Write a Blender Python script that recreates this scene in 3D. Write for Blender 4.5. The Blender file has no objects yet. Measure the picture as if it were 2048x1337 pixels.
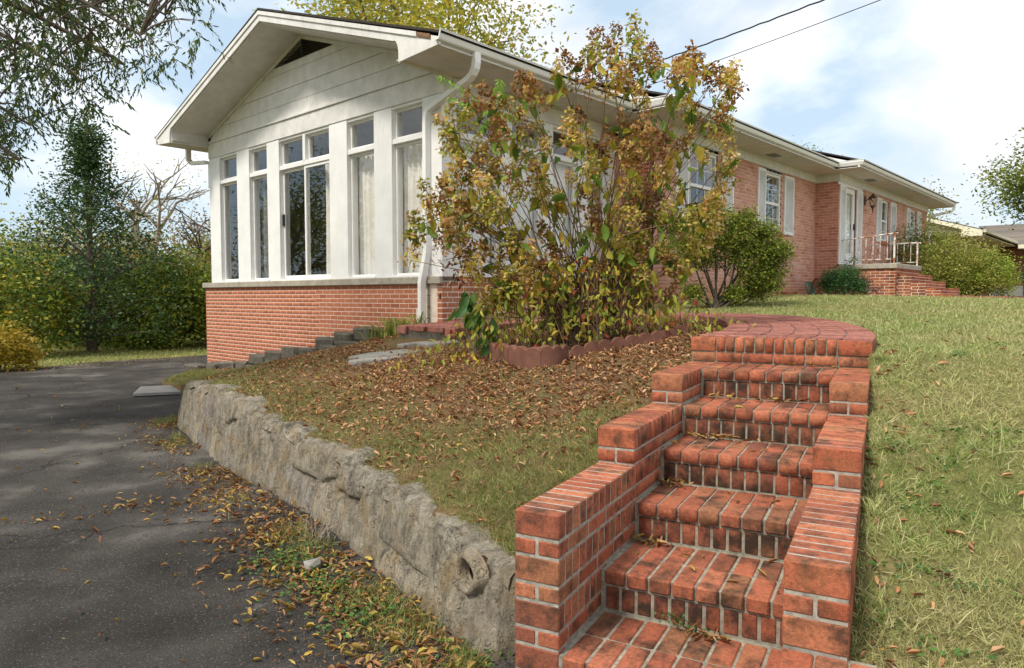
import bpy, math, random
import numpy as np
from mathutils import Vector
rng = np.random.default_rng(7); random.seed(7)
S = bpy.context.scene
C = S.collection
# ------------------------------------------------------------------ camera, sky, sun, exposure
FPX, CX, CY = 1420.0, 1024.0, 668.5          # focal length and centre in pixels of the 2048 px wide picture
PITCH = math.atan(75/1420.0); HEAD = math.radians(42.35)
F = np.array([math.cos(HEAD)*math.cos(PITCH), math.sin(HEAD)*math.cos(PITCH), -math.sin(PITCH)])
R = np.array([math.sin(HEAD), -math.cos(HEAD), 0.0]); U = np.cross(R, F)
cam = bpy.data.objects.new('camera', bpy.data.cameras.new('camera')); C.objects.link(cam)
cam.data.sensor_width = 36; cam.data.lens = FPX/2048*36; cam.data.clip_start = 0.05; cam.data.clip_end = 2000
cam.location = (0, 0, 0); cam.rotation_euler = (math.pi/2-PITCH, 0, HEAD-math.pi/2)
S.camera = cam
SUN_AZ, SUN_EL = math.radians(172), math.radians(54)      # direction towards the sun, from +X counter-clockwise
sl = bpy.data.lights.new('sun', 'SUN'); sl.energy = 2.7; sl.angle = math.radians(11); sl.color = (1, .93, .82)
so = bpy.data.objects.new('sun', sl); C.objects.link(so); so.location = (-10, 3, 12)
sd = Vector((math.cos(SUN_AZ)*math.cos(SUN_EL), math.sin(SUN_AZ)*math.cos(SUN_EL), math.sin(SUN_EL)))
so.rotation_euler = sd.to_track_quat('Z', 'Y').to_euler()
W = bpy.data.worlds.new('World'); S.world = W; W.use_nodes = True
def build_world():
    nt = W.node_tree; n = nt.nodes; l = nt.links; n.clear()
    out = n.new('ShaderNodeOutputWorld'); bg = n.new('ShaderNodeBackground'); bg.inputs[1].default_value = 0.056
    sky = n.new('ShaderNodeTexSky'); sky.sky_type = 'NISHITA'; sky.sun_disc = False
    sky.sun_elevation = SUN_EL; sky.sun_rotation = math.pi/2-SUN_AZ; sky.air_density = 1.0; sky.dust_density = 0.6
    tc = n.new('ShaderNodeTexCoord'); mp = n.new('ShaderNodeMapping'); mp.inputs['Scale'].default_value = (1, 1, 2.0)
    mp.inputs['Location'].default_value = (3.1, 1.7, 0.4)
    l.new(tc.outputs['Generated'], mp.inputs[0])
    nz = n.new('ShaderNodeTexNoise'); nz.inputs['Scale'].default_value = 2.1; nz.inputs['Detail'].default_value = 9; nz.inputs['Roughness'].default_value = .52
    nz.inputs['Distortion'].default_value = .25
    l.new(mp.outputs[0], nz.inputs['Vector'])
    rp = n.new('ShaderNodeValToRGB'); rp.color_ramp.elements[0].position = .40; rp.color_ramp.elements[1].position = .53
    l.new(nz.outputs['Fac'], rp.inputs[0])
    n2 = n.new('ShaderNodeTexNoise'); n2.inputs['Scale'].default_value = 3.4; n2.inputs['Detail'].default_value = 6
    l.new(mp.outputs[0], n2.inputs['Vector'])
    r2 = n.new('ShaderNodeValToRGB'); r2.color_ramp.elements[0].color = (11.2, 11.5, 12.0, 1); r2.color_ramp.elements[1].color = (16.5, 16.4, 16.2, 1)
    r2.color_ramp.elements[0].position = .38; r2.color_ramp.elements[1].position = .58
    l.new(n2.outputs['Fac'], r2.inputs[0])
    lift = n.new('ShaderNodeMix'); lift.data_type = 'RGBA'; lift.inputs['Factor'].default_value = .58
    lift.inputs['B'].default_value = (10.2, 12.8, 15.0, 1)       # thin high cloud veil that pales the blue
    l.new(sky.outputs[0], lift.inputs['A'])
    mx = n.new('ShaderNodeMix'); mx.data_type = 'RGBA'
    l.new(rp.outputs[0], mx.inputs['Factor']); l.new(lift.outputs['Result'], mx.inputs['A']); l.new(r2.outputs[0], mx.inputs['B'])
    l.new(mx.outputs['Result'], bg.inputs[0]); l.new(bg.outputs[0], out.inputs[0])
build_world()
S.view_settings.view_transform = 'Standard'; S.view_settings.look = 'None'; S.view_settings.gamma = 1; S.view_settings.exposure = 0.68
S.render.resolution_x = 1024; S.render.resolution_y = 668; S.render.engine = 'CYCLES'
S.cycles.transparent_max_bounces = 12; S.cycles.max_bounces = 7

# ------------------------------------------------------------------ helpers
def ray(u, v): return F + R*((u-CX)/FPX) - U*((v-CY)/FPX)
def on_z(u, v, h): d = ray(u, v); return d*(h/d[2])
def on_x(u, v, X): d = ray(u, v); return d*(X/d[0])
def on_y(u, v, Y): d = ray(u, v); return d*(Y/d[1])
def srgb(h):
    h = h.lstrip('#'); c = [int(h[i:i+2], 16)/255 for i in (0, 2, 4)]
    return tuple((x/12.92 if x <= .04045 else ((x+.055)/1.055)**2.4) for x in c)+(1,)
MATS = {}
class NT:
    """small node helper around one material"""
    def __init__(s, name):
        s.m = bpy.data.materials.new(name); s.m.use_nodes = True; s.t = s.m.node_tree; s.t.nodes.clear()
        s.out = s.t.nodes.new('ShaderNodeOutputMaterial'); s.b = s.t.nodes.new('ShaderNodeBsdfPrincipled')
        s.t.links.new(s.b.outputs[0], s.out.inputs[0]); s.tc = s.n('ShaderNodeTexCoord'); MATS[name] = s.m
    def n(s, k, **kw):
        x = s.t.nodes.new(k)
        for a, b in kw.items(): setattr(x, a, b)
        return x
    def l(s, a, b): s.t.links.new(a, b)
    def noise(s, scale, detail=4, rough=.55, vec=None, out='Fac', stretch=None):
        x = s.n('ShaderNodeTexNoise'); x.inputs['Scale'].default_value = scale; x.inputs['Detail'].default_value = detail; x.inputs['Roughness'].default_value = rough
        v = vec or s.tc.outputs['Object']
        if stretch:
            m = s.n('ShaderNodeMapping'); m.inputs['Scale'].default_value = stretch; s.l(v, m.inputs[0]); v = m.outputs[0]
        s.l(v, x.inputs['Vector']); return x.outputs[out]
    def world_vec(s): return s.n('ShaderNodeNewGeometry').outputs['Position']
    def ramp(s, fac, stops, interp='LINEAR'):
        r = s.n('ShaderNodeValToRGB'); cr = r.color_ramp; cr.interpolation = interp
        while len(cr.elements) < len(stops): cr.elements.new(.5)
        for e, (p, c) in zip(cr.elements, stops):
            e.position = p; e.color = c if isinstance(c, tuple) and len(c) == 4 else (tuple(c)+(1,) if isinstance(c, tuple) else (c, c, c, 1))
        s.l(fac, r.inputs[0]); return r.outputs[0]
    def mix(s, fac, a, b, mode='MIX'):
        x = s.n('ShaderNodeMix'); x.data_type = 'RGBA'; x.blend_type = mode
        for i, v in (('Factor', fac), ('A', a), ('B', b)):
            if hasattr(v, 'node'): s.l(v, x.inputs[i])
            elif i == 'Factor': x.inputs[i].default_value = v
            else: x.inputs[i].default_value = tuple(v)+(1,) if len(v) == 3 else tuple(v)
        return x.outputs['Result']
    def math(s, op, a, b=0.0):
        x = s.n('ShaderNodeMath', operation=op)
        for i, v in enumerate((a, b)):
            if hasattr(v, 'node'): s.l(v, x.inputs[i])
            else: x.inputs[i].default_value = v
        return x.outputs[0]
    def rand(s):
        g = s.n('ShaderNodeNewGeometry').outputs['Random Per Island']; o = s.n('ShaderNodeObjectInfo').outputs['Random']
        return s.math('FRACT', s.math('ADD', g, o))
    def bump(s, h, dist=.01, strength=.6):
        b = s.n('ShaderNodeBump'); b.inputs['Distance'].default_value = dist; b.inputs['Strength'].default_value = strength
        s.l(h, b.inputs['Height']); s.l(b.outputs[0], s.b.inputs['Normal'])
    def done(s, col, rough=.8, spec=.3):
        if hasattr(col, 'node'): s.l(col, s.b.inputs['Base Color'])
        else: s.b.inputs['Base Color'].default_value = tuple(col)[:3]+(1,)
        if hasattr(rough, 'node'): s.l(rough, s.b.inputs['Roughness'])
        else: s.b.inputs['Roughness'].default_value = rough
        s.b.inputs['Specular IOR Level'].default_value = spec
        return s.m
def m_brick(name, stops, dirt=.5, dirtcol=(.05, .035, .025), moss=None, scale=14, start=.46):
    t = NT(name); w = t.world_vec(); c = t.ramp(t.rand(), stops)
    c = t.mix(t.ramp(t.noise(60, 5, .7, w), [(.35, .55), (.7, 1.15)]), (0, 0, 0), c, 'MULTIPLY') if False else t.mix(1, c, t.ramp(t.noise(70, 5, .7, w), [(.3, .62), (.72, 1.25)]), 'MULTIPLY')
    d = t.ramp(t.noise(scale, 6, .68, w), [(start, 0.0), (start+.20, dirt)])
    c = t.mix(d, c, dirtcol)
    if moss: c = t.mix(t.ramp(t.noise(5, 6, .7, w), [(.55, 0.0), (.75, moss)]), c, (.16, .12, .05))
    c = t.mix(t.ramp(t.noise(260, 2, .5, w), [(.60, 0.0), (.70, .55)]), c, dirtcol)            # pits and grains in the clay
    t.bump(t.noise(110, 6, .75, w), .006, .7); return t.done(c, .88, .25)
def m_plain(name, col, var=.15, scale=6, rough=.6, spec=.3, bumpd=0, bs=80, streak=None, dirt=0, dirtcol=(.1, .08, .06)):
    t = NT(name); w = t.world_vec()
    c = t.mix(1, tuple(col), t.ramp(t.noise(scale, 6, .6, w), [(.3, 1-var), (.7, 1+var)]), 'MULTIPLY')
    if dirt: c = t.mix(t.ramp(t.noise(scale*1.7, 7, .7, w, stretch=streak), [(.55, 0.0), (.78, dirt)]), c, dirtcol)
    if bumpd: t.bump(t.noise(bs, 5, .65, w), bumpd, .5)
    return t.done(c, rough, spec)
def m_leaf(name, stops, trans=.35, var=.3, rough=.55):
    t = NT(name); w = t.world_vec(); c = t.ramp(t.rand(), stops)
    c = t.mix(1, c, t.ramp(t.noise(9, 4, .6, w), [(.3, 1-var), (.7, 1+var)]), 'MULTIPLY')
    t.done(c, rough, .3)
    tr = t.n('ShaderNodeBsdfTranslucent'); t.l(c, tr.inputs[0]); mx = t.n('ShaderNodeMixShader'); mx.inputs[0].default_value = trans
    t.l(t.b.outputs[0], mx.inputs[1]); t.l(tr.outputs[0], mx.inputs[2]); t.l(mx.outputs[0], t.out.inputs[0]); return t.m
def m_glass(name, tint=(.97, .97, .96), base=.12):
    t = NT(name); t.t.nodes.remove(t.b)
    gl = t.n('ShaderNodeBsdfGlossy'); gl.inputs['Roughness'].default_value = .015; gl.inputs[0].default_value = (.95, .97, 1, 1)
    tr = t.n('ShaderNodeBsdfTransparent'); tr.inputs[0].default_value = tuple(tint)+(1,)
    ge = t.n('ShaderNodeNewGeometry'); dt = t.n('ShaderNodeVectorMath', operation='DOT_PRODUCT'); t.l(ge.outputs['Incoming'], dt.inputs[0]); t.l(ge.outputs['Normal'], dt.inputs[1])
    fr = t.math('ADD', .04, t.math('MULTIPLY', .96, t.math('POWER', t.math('SUBTRACT', 1.0, t.math('ABSOLUTE', dt.outputs['Value'])), 5.0)))
    bm = t.n('ShaderNodeBump'); bm.inputs['Distance'].default_value = .004; bm.inputs['Strength'].default_value = .12
    t.l(t.noise(1.6, 2, .5, t.world_vec()), bm.inputs['Height']); t.l(bm.outputs[0], gl.inputs['Normal'])
    f = t.math('ADD', t.math('MULTIPLY', fr, 1.0), base)
    mx = t.n('ShaderNodeMixShader'); t.l(f, mx.inputs[0]); t.l(tr.outputs[0], mx.inputs[1]); t.l(gl.outputs[0], mx.inputs[2]); t.l(mx.outputs[0], t.out.inputs[0]); return t.m
def m_brickwall(name, axis, c1, c2, mortar, wash=None):
    t = NT(name); w = t.world_vec(); sp = t.n('ShaderNodeSeparateXYZ'); t.l(w, sp.inputs[0]); cb = t.n('ShaderNodeCombineXYZ')
    t.l(sp.outputs[axis], cb.inputs[0]); t.l(sp.outputs[2], cb.inputs[1])
    b = t.n('ShaderNodeTexBrick'); t.l(cb.outputs[0], b.inputs['Vector']); b.inputs['Scale'].default_value = 1
    b.inputs['Brick Width'].default_value = .213; b.inputs['Row Height'].default_value = .0677; b.inputs['Mortar Size'].default_value = .006; b.inputs['Mortar Smooth'].default_value = .3
    b.inputs['Color1'].default_value = c1+(1,); b.inputs['Color2'].default_value = c2+(1,); b.inputs['Mortar'].default_value = mortar+(1,); b.inputs['Bias'].default_value = .0
    c = b.outputs['Color']
    c = t.mix(1, c, t.ramp(t.noise(18, 5, .7, w), [(.3, .72), (.7, 1.22)]), 'MULTIPLY')
    if wash:                                                     # whitish bloom in the brick faces, clay splash near the ground
        c = t.mix(t.ramp(t.noise(2.2, 6, .65, w), [(.4, 0.0), (.75, wash)]), c, (.62, .40, .32))
        z = t.ramp(t.math('ADD', sp.outputs[2], t.math('MULTIPLY', t.noise(1.3, 5, .6, w), .5)), [(.25, .75), (.62, 0.0)])
        c = t.mix(z, c, (.50, .21, .085))
    t.bump(b.outputs['Fac'], -.006, .7); return t.done(c, .9, .2)
# ---- mesh building
def mesh_np(name, V, faces, smooth=False):
    me = bpy.data.meshes.new(name); V = np.asarray(V, np.float32); me.vertices.add(len(V)); me.vertices.foreach_set('co', V.ravel())
    faces = [np.asarray(f, np.int32) for f in faces if len(f)]
    loops = np.concatenate([f.ravel() for f in faces]); tot = np.concatenate([np.full(len(f), f.shape[1], np.int32) for f in faces])
    start = np.concatenate([[0], np.cumsum(tot)[:-1]]).astype(np.int32)
    me.loops.add(len(loops)); me.loops.foreach_set('vertex_index', loops); me.polygons.add(len(tot)); me.polygons.foreach_set('loop_start', start); me.polygons.foreach_set('loop_total', tot)
    if smooth: me.polygons.foreach_set('use_smooth', np.ones(len(tot), bool))
    me.update(calc_edges=True); me.validate(); return me
def wpos(o):
    p = Vector((0, 0, 0))
    while o is not None: p += Vector(o.location); o = o.parent
    return p
def link(name, me, mat, parent=None, loc=None):
    o = bpy.data.objects.new(name, me); C.objects.link(o)
    if mat is not None and not me.materials: me.materials.append(MATS[mat] if isinstance(mat, str) else mat)
    if parent is not None: o.parent = parent
    if loc is not None: o.location = loc
    return o
class MB:
    def __init__(s): s.V = []; s.Q = []; s.P = []
    def add(s, V, faces):
        b = len(s.V); s.V += [tuple(v) for v in V]; s.P += [tuple(i+b for i in f) for f in faces]; return s
    def box(s, a, b):
        x0, y0, z0 = (min(a[i], b[i]) for i in range(3)); x1, y1, z1 = (max(a[i], b[i]) for i in range(3))
        return s.add([(x0, y0, z0), (x1, y0, z0), (x1, y1, z0), (x0, y1, z0), (x0, y0, z1), (x1, y0, z1), (x1, y1, z1), (x0, y1, z1)],
                     [(0, 3, 2, 1), (4, 5, 6, 7), (0, 1, 5, 4), (1, 2, 6, 5), (2, 3, 7, 6), (3, 0, 4, 7)])
    def cbox(s, a, b, c=.004):
        V, f = chamfer(*[abs(b[i]-a[i]) for i in range(3)], c); m = [(a[i]+b[i])/2 for i in range(3)]
        return s.add(V+np.array(m), f)
    def extr(s, poly, axis, a, b):
        """poly of 2-D points extruded along axis from a to b (2-D = the other two axes in order)"""
        n = len(poly); ax = [i for i in range(3) if i != axis]; V = []
        for t in (a, b):
            for p in poly:
                v = [0, 0, 0]; v[axis] = t; v[ax[0]] = p[0]; v[ax[1]] = p[1]; V.append(v)
        return s.add(V, [tuple(range(n)), tuple(range(2*n-1, n-1, -1))]+[(i, i+n, (i+1) % n+n, (i+1) % n) for i in range(n)])
    def tube(s, pts, rad, n=8, cap=True):
        V, Q = tube_np(np.array(pts, float), rad, n); b = len(s.V); s.add(V, [tuple(q) for q in Q])
        if cap: s.P += [tuple(b+i for i in range(n))[::-1], tuple(b+len(V)-n+i for i in range(n))]
        return s
    def build(s, name, mat, parent=None, kind=None, smooth=False, label=None):
        V = np.array(s.V, float)
        if parent is not None: V = V-np.array(wpos(parent))
        me = bpy.data.meshes.new(name); me.from_pydata([tuple(v) for v in V], [], s.P)
        if smooth: me.polygons.foreach_set('use_smooth', np.ones(len(me.polygons), bool))
        me.update(); o = link(name, me, mat, parent)
        if kind: o['kind'] = kind
        if label: o['label'] = label
        return o
_ch = {}
def chamfer(lx, ly, lz, c):
    """box with chamfered edges, centred at the origin"""
    h = np.array([lx, ly, lz])/2; V = []; idx = {}
    for sx in (-1, 1):
        for sy in (-1, 1):
            for sz in (-1, 1):
                sg = np.array([sx, sy, sz])
                for ax in range(3):
                    p = sg*(h-c); p[ax] = sg[ax]*h[ax]; idx[(sx, sy, sz, ax)] = len(V); V.append(p)
    Fs = []
    for ax in range(3):
        o = [i for i in range(3) if i != ax]
        for sg in (-1, 1):
            q = []
            for a, b in ((-1, -1), (1, -1), (1, 1), (-1, 1)):
                k = [0, 0, 0]; k[ax] = sg; k[o[0]] = a; k[o[1]] = b; q.append(idx[(*k, ax)])
            Fs.append(tuple(q))
    for ax in range(3):                       # edge chamfers, edges parallel to ax
        o = [i for i in range(3) if i != ax]
        for a in (-1, 1):
            for b in (-1, 1):
                k0 = [0, 0, 0]; k1 = [0, 0, 0]; k0[ax] = -1; k1[ax] = 1
                for k in (k0, k1): k[o[0]] = a; k[o[1]] = b
                Fs.append((idx[(*k0, o[0])], idx[(*k1, o[0])], idx[(*k1, o[1])], idx[(*k0, o[1])]))
    for sx in (-1, 1):
        for sy in (-1, 1):
            for sz in (-1, 1): Fs.append(tuple(idx[(sx, sy, sz, a)] for a in range(3)))
    V = np.array(V); out = []
    for f in Fs:                                # outward winding
        p = V[list(f)]; nrm = np.cross(p[1]-p[0], p[2]-p[0]); out.append(f if nrm@p.mean(0) > 0 else f[::-1])
    return V, out
def tube_np(P, rad, n=6):
    P = np.asarray(P, float); k = len(P); rad = np.broadcast_to(np.asarray(rad, float), (k,))
    T = np.gradient(P, axis=0); T /= np.linalg.norm(T, axis=1, keepdims=True)+1e-9
    ref = np.array([0, 0, 1.0]) if abs(T[0][2]) < .9 else np.array([1.0, 0, 0])
    A = np.cross(T, ref); A /= np.linalg.norm(A, axis=1, keepdims=True)+1e-9; B = np.cross(T, A)
    a = np.linspace(0, 2*math.pi, n, endpoint=False)
    V = P[:, None, :]+rad[:, None, None]*(np.cos(a)[None, :, None]*A[:, None, :]+np.sin(a)[None, :, None]*B[:, None, :])
    V = V.reshape(-1, 3); i = np.arange(k-1)[:, None]*n; j = np.arange(n)[None, :]; j2 = (j+1) % n
    return V, np.stack([i+j, i+n+j, i+n+j2, i+j2], -1).reshape(-1, 4)
def tubes_mesh(name, tl, mat, parent=None, n=5):
    Vs, Qs, b = [], [], 0
    for P, r in tl:
        V, Q = tube_np(P, r, n); Vs.append(V); Qs.append(Q+b); b += len(V)
    V = np.concatenate(Vs)
    if parent is not None: V = V-np.array(wpos(parent))
    o = link(name, mesh_np(name, V, [np.concatenate(Qs)], True), mat, parent)
    if len(tl) > 1: o['kind'] = 'stuff'
    return o
# leaf-like templates: x along the leaf, y across, z up
LEAF4 = (np.array([[0, 0, 0], [.5, .5, 0], [1, 0, 0], [.5, -.5, 0]]), [np.array([[0, 1, 2, 3]])])
LEAF6 = (np.array([[0, 0, 0], [.3, .42, .12], [.7, .36, .05], [1, 0, -.18], [.7, -.36, .05], [.3, -.42, .12], [.3, 0, 0], [.7, 0, -.05]]),
         [np.array([[0, 6, 1, 1], [6, 7, 2, 1], [7, 3, 2, 2], [0, 5, 6, 6], [5, 4, 7, 6], [4, 3, 7, 7]])])
LEAF6 = (LEAF6[0], [np.array([[6, 7, 2, 1], [5, 4, 7, 6]]), np.array([[0, 6, 1], [7, 3, 2], [0, 5, 6], [4, 3, 7]])])
CURL = (np.array([[0, 0, .0], [.3, .4, .42], [.75, .3, .5], [1, .05, .3], [.7, -.3, .45], [.3, -.42, .3], [.35, 0, .02], [.7, 0, .1]]), LEAF6[1])
BLADE = (np.array([[0, .5, 0], [0, -.5, 0], [.55, -.38, .12], [.55, .38, .12], [1, 0, .5]]), [np.array([[0, 1, 2, 3]]), np.array([[3, 2, 4]])])
def unit(v): return v/(np.linalg.norm(v, axis=-1, keepdims=True)+1e-9)
def scatter(tpl, pos, ax, nrm, ln, wd, zs=None):
    T, Fa = tpl; N = len(pos); ax = unit(ax); y = unit(np.cross(nrm, ax)); z = np.cross(ax, y)
    ln = np.broadcast_to(ln, (N,)); wd = np.broadcast_to(wd, (N,)); zs = ln if zs is None else np.broadcast_to(zs, (N,))
    V = pos[:, None, :]+T[None, :, 0, None]*(ax*ln[:, None])[:, None, :]+T[None, :, 1, None]*(y*wd[:, None])[:, None, :]+T[None, :, 2, None]*(z*zs[:, None])[:, None, :]
    b = (np.arange(N)*len(T))[:, None, None]
    return V.reshape(-1, 3), [(f[None]+b).reshape(-1, f.shape[1]) for f in Fa]
def scatter_obj(name, mat, parent, *a, kind='stuff', smooth=False, **k):
    V, Fa = scatter(*a, **k)
    if parent is not None: V = V-np.array(wpos(parent))
    o = link(name, mesh_np(name, V, Fa, smooth), mat, parent)
    if kind: o['kind'] = kind
    return o
def rdir(N, up=0.0):
    v = rng.normal(size=(N, 3)); v[:, 2] += up; return unit(v)
def thing(name, label, cat, loc=(0, 0, 0), group=None):
    o = bpy.data.objects.new(name, None); C.objects.link(o); o.location = tuple(float(x) for x in loc); o.empty_display_size = .2
    o['label'] = label; o['category'] = cat
    if group: o['group'] = group
    return o
def tag(o, label, cat, group=None):
    o['label'] = label; o['category'] = cat
    if group: o['group'] = group
    return o
def struct(o): o['kind'] = 'structure'; return o
def bricks(parent, lst, mat, near=300, name='brick', base=None, cham=.004, keyrot=False):
    """lst of (centre(3, in parent space), dims(3), rotz, tilt). Biggest in view become objects of their own, the rest one joined part."""
    base = base if base is not None else np.array(wpos(parent))
    wd = lambda c: np.linalg.norm(base+np.asarray(c))
    lst = sorted(lst, key=lambda b: b[4] if len(b) > 4 else wd(b[0])); cache = {}
    for b in lst[:near]:
        k = tuple(round(x, 3) for x in b[1])
        if k not in cache:
            V, f = chamfer(*k, cham); me = bpy.data.meshes.new(name); me.from_pydata([tuple(v) for v in V], [], f); me.update(); me.materials.append(MATS[mat]); cache[k] = me
        o = bpy.data.objects.new(name, cache[k]); C.objects.link(o); o.parent = parent; o.location = tuple(b[0]); o.rotation_euler = (b[3] if len(b) > 3 else 0, 0, b[2] if len(b) > 2 else 0)
    rest = lst[near:]
    if rest:
        V0, f0 = chamfer(1, 1, 1, .02); f4 = np.array([f for f in f0 if len(f) == 4]); f3 = np.array([f for f in f0 if len(f) == 3])
        cs = np.array([b[0] for b in rest], float); ds = np.array([b[1] for b in rest], float); rz = np.array([b[2] if len(b) > 2 else 0 for b in rest], float)
        V = V0[None]*ds[:, None, :]; co, si = np.cos(rz)[:, None], np.sin(rz)[:, None]
        V = np.stack([V[..., 0]*co-V[..., 1]*si, V[..., 0]*si+V[..., 1]*co, V[..., 2]], -1)+cs[:, None, :]
        off = (np.arange(len(rest))*len(V0))[:, None, None]
        o = link('bricks', mesh_np('bricks', V.reshape(-1, 3), [(f4[None]+off).reshape(-1, 4), (f3[None]+off).reshape(-1, 3)]), mat, parent); o['kind'] = 'stuff'
#MARK
# ------------------------------------------------------------------ materials
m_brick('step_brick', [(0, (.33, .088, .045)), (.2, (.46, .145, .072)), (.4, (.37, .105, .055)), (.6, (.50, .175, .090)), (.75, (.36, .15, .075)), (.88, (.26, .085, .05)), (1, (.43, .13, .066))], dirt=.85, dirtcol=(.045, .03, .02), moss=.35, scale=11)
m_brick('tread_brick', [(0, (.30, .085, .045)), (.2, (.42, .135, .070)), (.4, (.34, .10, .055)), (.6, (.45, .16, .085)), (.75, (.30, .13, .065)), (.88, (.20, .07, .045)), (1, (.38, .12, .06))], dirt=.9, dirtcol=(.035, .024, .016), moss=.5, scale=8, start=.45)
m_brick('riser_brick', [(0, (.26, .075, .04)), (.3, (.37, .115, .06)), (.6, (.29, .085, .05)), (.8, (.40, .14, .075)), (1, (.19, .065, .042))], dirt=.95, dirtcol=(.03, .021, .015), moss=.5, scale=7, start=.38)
m_plain('tread_mortar', (.26, .24, .19), .4, 24, .95, .1, .006, 60, dirt=1.0, dirtcol=(.035, .03, .018))
m_brick('path_brick', [(0, (.26, .095, .07)), (.4, (.35, .135, .10)), (.7, (.39, .165, .125)), (1, (.23, .085, .07))], dirt=.6, dirtcol=(.06, .04, .035))
m_brick('house_brick', [(0, (.43, .145, .075)), (.3, (.52, .185, .098)), (.6, (.47, .165, .088)), (.85, (.55, .205, .115)), (1, (.37, .125, .068))], dirt=.25, dirtcol=(.14, .07, .045))
m_brick('porch_brick', [(0, (.36, .11, .05)), (.5, (.46, .16, .07)), (1, (.26, .08, .05))], dirt=.75, dirtcol=(.07, .05, .035), scale=5)
m_plain('step_mortar', (.33, .305, .26), .35, 22, .95, .1, .006, 60, dirt=.95, dirtcol=(.05, .042, .028))
m_plain('house_mortar', (.74, .62, .52), .15, 12, .95, .1, .003, 90)
m_plain('concrete', (.36, .33, .27), .22, 9, .92, .15, .006, 70, dirt=.5, dirtcol=(.13, .11, .07))
m_plain('grey_block', (.12, .108, .088), .35, 14, .95, .12, .012, 40, dirt=.6, dirtcol=(.05, .045, .03))
m_plain('flagstone', (.25, .24, .215), .25, 7, .9, .15, .008, 50, dirt=.5, dirtcol=(.12, .1, .07))
m_plain('edging', (.155, .072, .052), .25, 8, .92, .12, .006, 60, dirt=.55, dirtcol=(.09, .05, .035))
m_plain('weathered_board', (.22, .215, .205), .2, 6, .9, .15, .004, 60, streak=(1, 8, 8), dirt=.4)
m_plain('white_paint', (.78, .78, .775), .07, 3, .45, .35, .002, 30, dirt=.5, dirtcol=(.42, .38, .32), streak=(6, 6, .6))
m_plain('old_white_paint', (.68, .67, .65), .12, 5, .6, .3, .003, 25, dirt=.55, dirtcol=(.34, .30, .24), streak=(5, 5, .7))
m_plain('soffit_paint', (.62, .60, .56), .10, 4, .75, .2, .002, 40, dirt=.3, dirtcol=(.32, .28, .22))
m_plain('cream_paint', (.74, .70, .55), .08, 4, .6, .3)
m_plain('aluminium', (.80, .80, .79), .05, 4, .38, .4, dirt=.2, dirtcol=(.4, .38, .34), streak=(.6, .6, 5))
m_plain('dark_frame', (.03, .03, .032), .2, 8, .45, .4)
m_plain('bronze', (.045, .035, .028), .3, 20, .45, .5)
m_plain('rotten_wood', (.20, .12, .07), .5, 30, .95, .1, .01, 60)
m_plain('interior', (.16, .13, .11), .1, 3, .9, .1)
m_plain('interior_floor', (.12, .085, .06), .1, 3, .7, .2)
m_plain('curtain', (.84, .82, .79), .07, 5, .85, .2)
m_plain('grey_curtain', (.22, .22, .22), .1, 5, .85, .2)
m_plain('bark', (.13, .105, .085), .35, 16, .95, .1, .012, 30)
m_plain('pale_bark', (.27, .23, .19), .3, 14, .95, .1, .008, 40)
m_plain('stem', (.135, .085, .055), .4, 20, .9, .15)
m_plain('black_cable', (.012, .012, .013), .1, 5, .6, .3)
m_plain('black_metal', (.012, .012, .013), .2, 5, .5, .4)
m_plain('green_hose', (.03, .16, .12), .2, 8, .5, .4)
m_glass('glass', base=.015); m_glass('dim_glass', (.55, .6, .6), .05)
def m_rust():
    t = NT('rusty_rail'); w = t.world_vec(); f = t.ramp(t.noise(7, 6, .7, w), [(.47, 0.0), (.56, 1.0)])
    return t.done(t.mix(f, (.72, .70, .66), t.mix(t.noise(40, 4, .6, w), (.16, .055, .02), (.42, .16, .06))), .75, .25)
m_rust()
def m_shingle():
    t = NT('shingles'); w = t.world_vec(); b = t.n('ShaderNodeTexBrick'); sp = t.n('ShaderNodeSeparateXYZ'); t.l(w, sp.inputs[0]); cb = t.n('ShaderNodeCombineXYZ')
    t.l(sp.outputs[0], cb.inputs[0]); t.l(t.math('MULTIPLY', sp.outputs[2], 3.0), cb.inputs[1]); t.l(cb.outputs[0], b.inputs[0]); b.inputs['Scale'].default_value = 1
    b.inputs['Brick Width'].default_value = .3; b.inputs['Row Height'].default_value = .14; b.inputs['Mortar Size'].default_value = .006
    b.inputs['Color1'].default_value = (.20, .17, .14, 1); b.inputs['Color2'].default_value = (.13, .115, .10, 1); b.inputs['Mortar'].default_value = (.06, .055, .05, 1)
    c = t.mix(1, b.outputs[0], t.ramp(t.noise(30, 4, .7, w), [(.3, .75), (.7, 1.25)]), 'MULTIPLY'); return t.done(c, .95, .1)
m_shingle()
m_plain('dark_shingle', (.055, .048, .042), .3, 25, .95, .1, .006, 60)
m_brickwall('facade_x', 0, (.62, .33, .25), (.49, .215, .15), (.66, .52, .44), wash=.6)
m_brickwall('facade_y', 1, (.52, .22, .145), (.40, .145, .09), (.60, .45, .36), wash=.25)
m_brickwall('neighbour_brick', 0, (.30, .10, .07), (.22, .07, .05), (.40, .32, .27))
m_brickwall('neighbour_brick_y', 1, (.30, .10, .07), (.22, .07, .05), (.40, .32, .27))
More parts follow.
